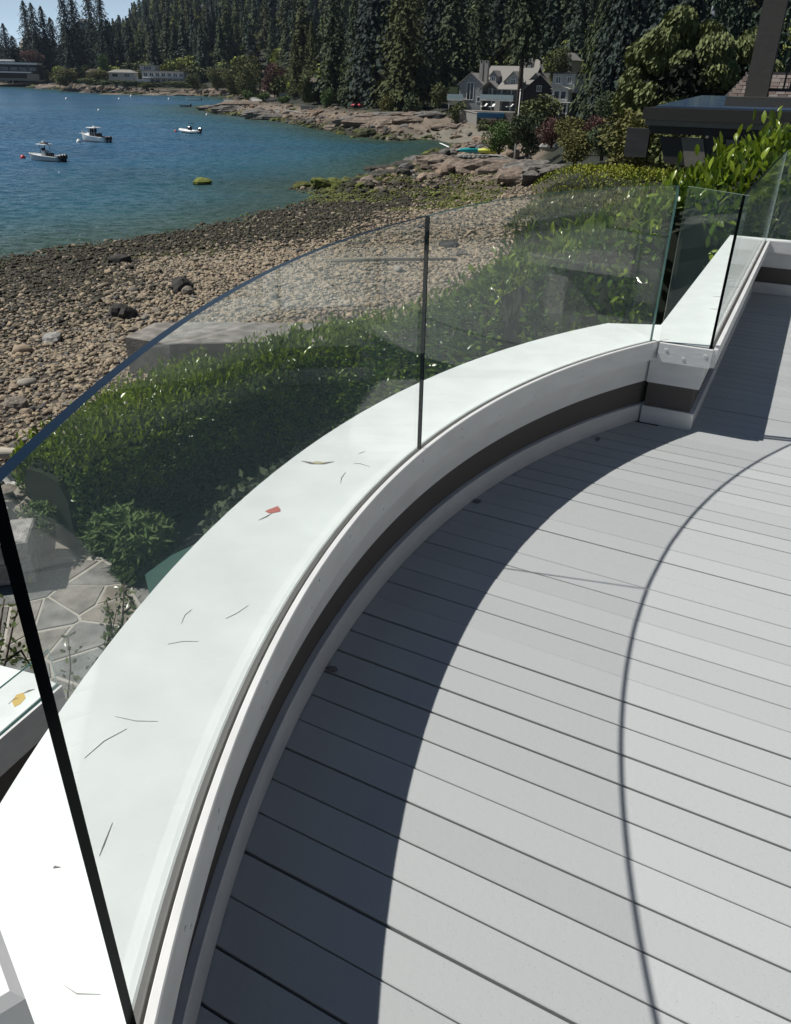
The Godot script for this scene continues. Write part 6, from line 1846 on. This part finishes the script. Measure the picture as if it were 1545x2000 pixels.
# ---------------------------------------------------------------- trees
func build_forest() -> void:
	var firs := [conifer_mesh(1, 34, 0.06, 0.27, 0.45, 0.72, 0.055, 0.4, 7), conifer_mesh(2, 30, 0.12, 0.30, 0.35, 0.60, 0.058, 0.55, 7), conifer_mesh(3, 34, 0.04, 0.24, 0.55, 0.75, 0.052, 0.4, 7), conifer_mesh(4, 28, 0.24, 0.29, 0.3, 0.50, 0.058, 0.6, 7), conifer_mesh(5, 34, 0.05, 0.32, 0.5, 0.66, 0.055, 0.5, 7)]
	var fine := [conifer_mesh(11, 62, 0.06, 0.30, 0.5, 0.62, 0.034, 0.5, 9), conifer_mesh(12, 66, 0.06, 0.31, 0.45, 0.52, 0.032, 0.5, 9), conifer_mesh(13, 46, 0.40, 0.30, 0.25, 0.40, 0.034, 0.6, 9)]
	var round_crown := bush_mesh(9, 6000, 0.055)
	# trees one can tell apart
	for e in [
		[Vector3(21.53, -4.88, -166.61), 31.0, 15.0, fine[2], 1, "tall fir with a long bare trunk standing in front of the grey gabled house"],
		[Vector3(0.09, -4.78, -215.00), 36.0, 27.0, fine[1], 3, "broad dark fir with sweeping boughs above the yellowish bush"],
		[Vector3(-7.42, -4.52, -234.88), 40.0, 32.0, fine[0], 2, "very dark tall fir left of the broad sweeping fir"],
		[Vector3(-13.83, -3.88, -244.61), 24.0, 15.0, fine[1], 1, "dense dark conifer behind the shaded landing"],
		[Vector3(-20.37, -4.08, -261.21), 30.0, 24.0, fine[0], 1, "dark conifer above the light green shrub"],
		[Vector3(-28.12, -3.62, -273.56), 20.0, 14.0, fine[1], 3, "olive conical conifer behind the pavilion on the point"],
		[Vector3(-36.44, -3.27, -297.78), 17.0, 11.0, fine[1], 3, "smaller olive conifer left of the olive conical one"],
		[Vector3(12.28, -3.42, -234.68), 34.0, 28.0, fine[0], 1, "dark fir behind the left end of the grey gabled house"],
		[Vector3(19.53, -3.60, -249.24), 33.0, 20.0, fine[1], 1, "dense fir directly behind the twin chimneys"],
		[Vector3(26.65, -2.43, -263.66), 36.0, 26.0, fine[0], 0, "slender fir behind the grey gabled roof"],
		[Vector3(8.31, -3.37, -259.87), 38.0, 27.0, fine[0], 2, "dark fir over the half hidden dark house"],
		[Vector3(29.91, -2.44, -138.81), 30.0, 13.0, fine[0], 1, "tall fir right of the cream flat-roofed house"],
		[Vector3(29.42, -2.32, -124.57), 30.0, 15.0, fine[1], 2, "dense fir between the cream house and the drooping cedar"],
		[Vector3(36.87, -2.90, -145.40), 34.0, 22.0, fine[0], 2, "dark fir rising behind the left side of the drooping cedar"],
		[Vector3(33.46, -1.33, -115.24), 30.0, 21.0, fine[0], 2, "dark fir rising behind the middle of the drooping cedar"],
		[Vector3(36.95, -1.79, -237.14), 34.0, 24.0, fine[0], 0, "fir behind the pale stone house"],
		[Vector3(42.07, -1.43, -221.03), 34.0, 22.0, fine[1], 0, "fir behind the tall narrow house"],
		[Vector3(40.83, -1.43, -123.42), 32.0, 16.0, fine[1], 2, "dense dark fir above the top of the drooping cedar"],
		[Vector3(-300.61, 2.26, -741.37), 48.0, 41.8, fine[1], 2, "leftmost of the tall firs rising into the sky gap"],
		[Vector3(-309.53, 2.16, -748.53), 50.0, 41.8, fine[1], 2, "dense tall fir left of centre in the sky gap group"],
		[Vector3(-293.99, 2.41, -744.02), 46.0, 38.0, fine[1], 2, "tall fir on the right side of the sky gap group"],
		[Vector3(-299.76, 6.41, -773.98), 36.0, 41.8, fine[1], 2, "lower broad fir at the right of the sky gap group"],
		[Vector3(-327.08, 1.67, -730.08), 36.0, 34.2, fine[1], 2, "fir at the top left edge of the picture"],
		[Vector3(-317.92, 1.06, -723.21), 34.0, 34.2, fine[1], 2, "fir with pointed tip near the top left edge"],
		[Vector3(-317.34, 1.16, -734.37), 26.0, 38.0, fine[1], 2, "shorter fir beside the sky gap on the left"],
		[Vector3(-250.46, 2.62, -675.03), 52.0, 38.0, fine[1], 2, "tall fir rising to the top edge right of the sky gap"],
		[Vector3(-251.08, 2.79, -696.10), 56.0, 41.8, fine[1], 2, "tall dense fir under the top edge above the pavilion"],
		[Vector3(-246.62, 4.86, -718.87), 58.0, 41.8, fine[1], 2, "tall fir behind the seagull"],
		[Vector3(-219.88, 3.10, -664.57), 50.0, 38.0, fine[1], 2, "tall dense fir right of the seagull"]]:
		var b: Vector3 = e[0]
		var g := ground(b.x, b.z)
		var lift := b.y - g
		tree("fir_tree", e[5], Vector3(b.x, minf(g, b.y), b.z), float(e[1]) + maxf(lift, 0.0), e[2], e[3], M.crown[e[4]])
	for e in [[Vector3(-74.37, -5.89, -423.52), 19.0, 13.0, M.crown_olive, "yellowish broadleaf tree standing at the shore near the tip of the point"], [Vector3(-47.82, -2.87, -326.52), 11.0, 10.0, M.crown_maple, "dark red maple tree on the point"], [Vector3(25.09, -0.02, -65.35), 9.6, 7.0, M.crown[0], "olive-grey broadleaf tree between the drooping cedar and the square column"], [Vector3(31.97, 2.71, -187.29), 7.0, 6.0, M.crown[3], "small rounded tree left of the tall narrow house"], [Vector3(-88.45, -5.51, -461.60), 12.0, 12.0, M.crown_olive, "low olive tree left of the yellowish broadleaf tree"], [Vector3(30.26, -1.31, -136.69), 4.5, 5.0, M.crown_olive, "olive undergrowth tree at the foot of the dense fir"], [Vector3(-106.94, -3.30, -508.89), 11.0, 12.0, M.crown_olive, "olive tree at the end of the far shore"]]:
		var b: Vector3 = e[0]
		tree("broadleaf_tree", e[4], Vector3(b.x, b.y - 1.0, b.z), e[1], e[2], round_crown, e[3])
	# the wooded hillside
	var all := []
	var homes: Array = M.homes + [Vector3(-321.69, 22.20, -781.37), Vector3(-313.87, 23.40, -789.93), Vector3(-193.80, -0.13, -557.26), Vector3(-149.73, 0.13, -555.16), Vector3(-175.33, 0.75, -552.86), Vector3(-305.75, -0.29, -701.25)]
	var tries := 0
	while all.size() < 2600 and tries < 30000:
		tries += 1
		var d := sqrt(rng.randf_range(200.0 * 200.0, 1250.0 * 1250.0))
		var a := deg_to_rad(rng.randf_range(-27.0, 26.5))
		var x := d * sin(a); var z := -d * cos(a)
		var l := land(x, z)
		var h := l.x - WATER
		if l.y < 34 or (l.y < 62 and z < -330 and rng.randf() < 0.75): continue
		if z > -330 and l.y < 60 and rad_to_deg(a) > -2.0: continue
		var open := -rad_to_deg(a) > 17.4
		var most := 0.022 if -rad_to_deg(a) > 20.6 else 0.052
		var tall := rng.randf_range(20.0, 36.0)
		if open:
			# the low saddle on the left keeps its gap of sky
			if (l.x + tall - 1.42) / d > most: tall = most * d + 1.42 - l.x
			if tall < 9: continue
		var keep := true
		for q in homes:
			var dh := Vector2(q.x, q.z).length()
			if absf(a - atan2(q.x, -q.z)) * dh < 10.0 + 3.0 and d > dh - 75 and d < dh + 14 and (d > dh - 12 or rng.randf() < 0.8): keep = false
		if not keep: continue
		all.append([tall / d, Vector3(x, l.x - 0.5, z), tall, rng.randi() % 5, rng.randi() % 4, a])
	all.sort_custom(func(p, q): return p[0] > q[0])
	var protos := {}
	var n := mini(250, all.size())
	for k in n:
		var e: Array = all[k]
		var key: int = e[3] * 4 + e[4]
		var bins := [[-24.0, "above the modern white house at the left end"], [-21.5, "around the beige hillside house"], [-18.5, "above the hipped pavilion"], [-15.0, "above the long white house"], [-11.5, "above the right end of the far shore"], [-8.0, "above the yellowish broadleaf tree"], [-4.5, "above the stepped gardens on the point"], [-1.0, "behind the red parasol"], [2.0, "above the half hidden dark house"], [5.0, "between the dark house and the twin chimneys"], [8.5, "behind the grey gabled house"], [12.0, "behind the cream flat-roofed house"], [15.5, "left behind the drooping cedar"], [19.0, "right behind the drooping cedar"], [40.0, "behind the square column"]]
		var where := ""
		for q in bins:
			if rad_to_deg(e[5]) < q[0]:
				where = q[1]
				break
		var size := "tall" if e[2] > 30 else "short" if e[2] < 24 else "middling"
		var look: String = ["slender", "broad ragged", "narrow dense", "bare-stemmed", "wide-skirted"][e[3]]
		var zone := "%s %s dark conifer on the hill %s" % [size, look, where]
		var group := "conifers on the hill " + where
		var o: Node3D
		if protos.has(key):
			o = dup(protos[key], zone, e[1], rng.randf() * TAU, group)
		else:
			o = tree("conifer", zone, e[1], 30.0, 24.0, firs[e[3]], M.crown[e[4]], group)
			protos[key] = o
		o.scale = Vector3.ONE * float(e[2]) / 30.0
	for g in 5:
		var places := []; var tints := []
		for e in all.slice(n):
			if e[3] == g:
				var s: float = e[2]
				places.append(Transform3D(Basis(Vector3.UP, rng.randf() * TAU).scaled(Vector3(s * 0.85, s, s * 0.85)), e[1]))
				tints.append(Color(1, 1, 1) * rng.randf_range(0.65, 1.5) if rng.randf() < 0.75 else Color(1.7, 1.6, 0.9) * rng.randf_range(0.8, 1.3))
		if places:
			var f := scatter("far_forest", firs[g], M.crown[g % 4], places, tints, self)
			tag(f, "mass of dark conifers covering the upper hillside", "forest", "far conifers")
	# hillside undergrowth that fills the gaps between the trunks
	var places := []; var tints := []
	tries = 0
	while places.size() < 3000 and tries < 20000:
		tries += 1
		var d := sqrt(rng.randf_range(180.0 * 180.0, 1100.0 * 1100.0))
		var a := deg_to_rad(rng.randf_range(-27.0, 26.5))
		var x := d * sin(a); var z := -d * cos(a)
		var l := land(x, z)
		if l.y < 26 or (z > -300 and l.y < 50 and rad_to_deg(a) > -2.0): continue
		var s := rng.randf_range(5.0, 13.0)
		if -rad_to_deg(a) > 20.6 and (l.x + s - 1.42) / d > 0.03: continue
		var hides := false
		for q in homes:
			var dh := Vector2(q.x, q.z).length()
			if absf(a - atan2(q.x, -q.z)) * dh < 9.0 + s * 0.6 and d > dh - 60 and d < dh + 8: hides = true
		if hides: continue
		places.append(Transform3D(Basis(Vector3.UP, rng.randf() * TAU).scaled(Vector3(s * 1.3, s, s * 1.3)), Vector3(x, l.x - 0.6, z)))
		tints.append(Color(1, 1, 1) * rng.randf_range(0.6, 1.5) if rng.randf() < 0.5 else Color(2.4, 2.3, 1.2) * rng.randf_range(0.8, 1.3))
	var u := scatter("undergrowth", M.bush[0], M.crown[3], places, tints, self)
	tag(u, "shrubs and undergrowth between the trunks of the hillside wood", "undergrowth")
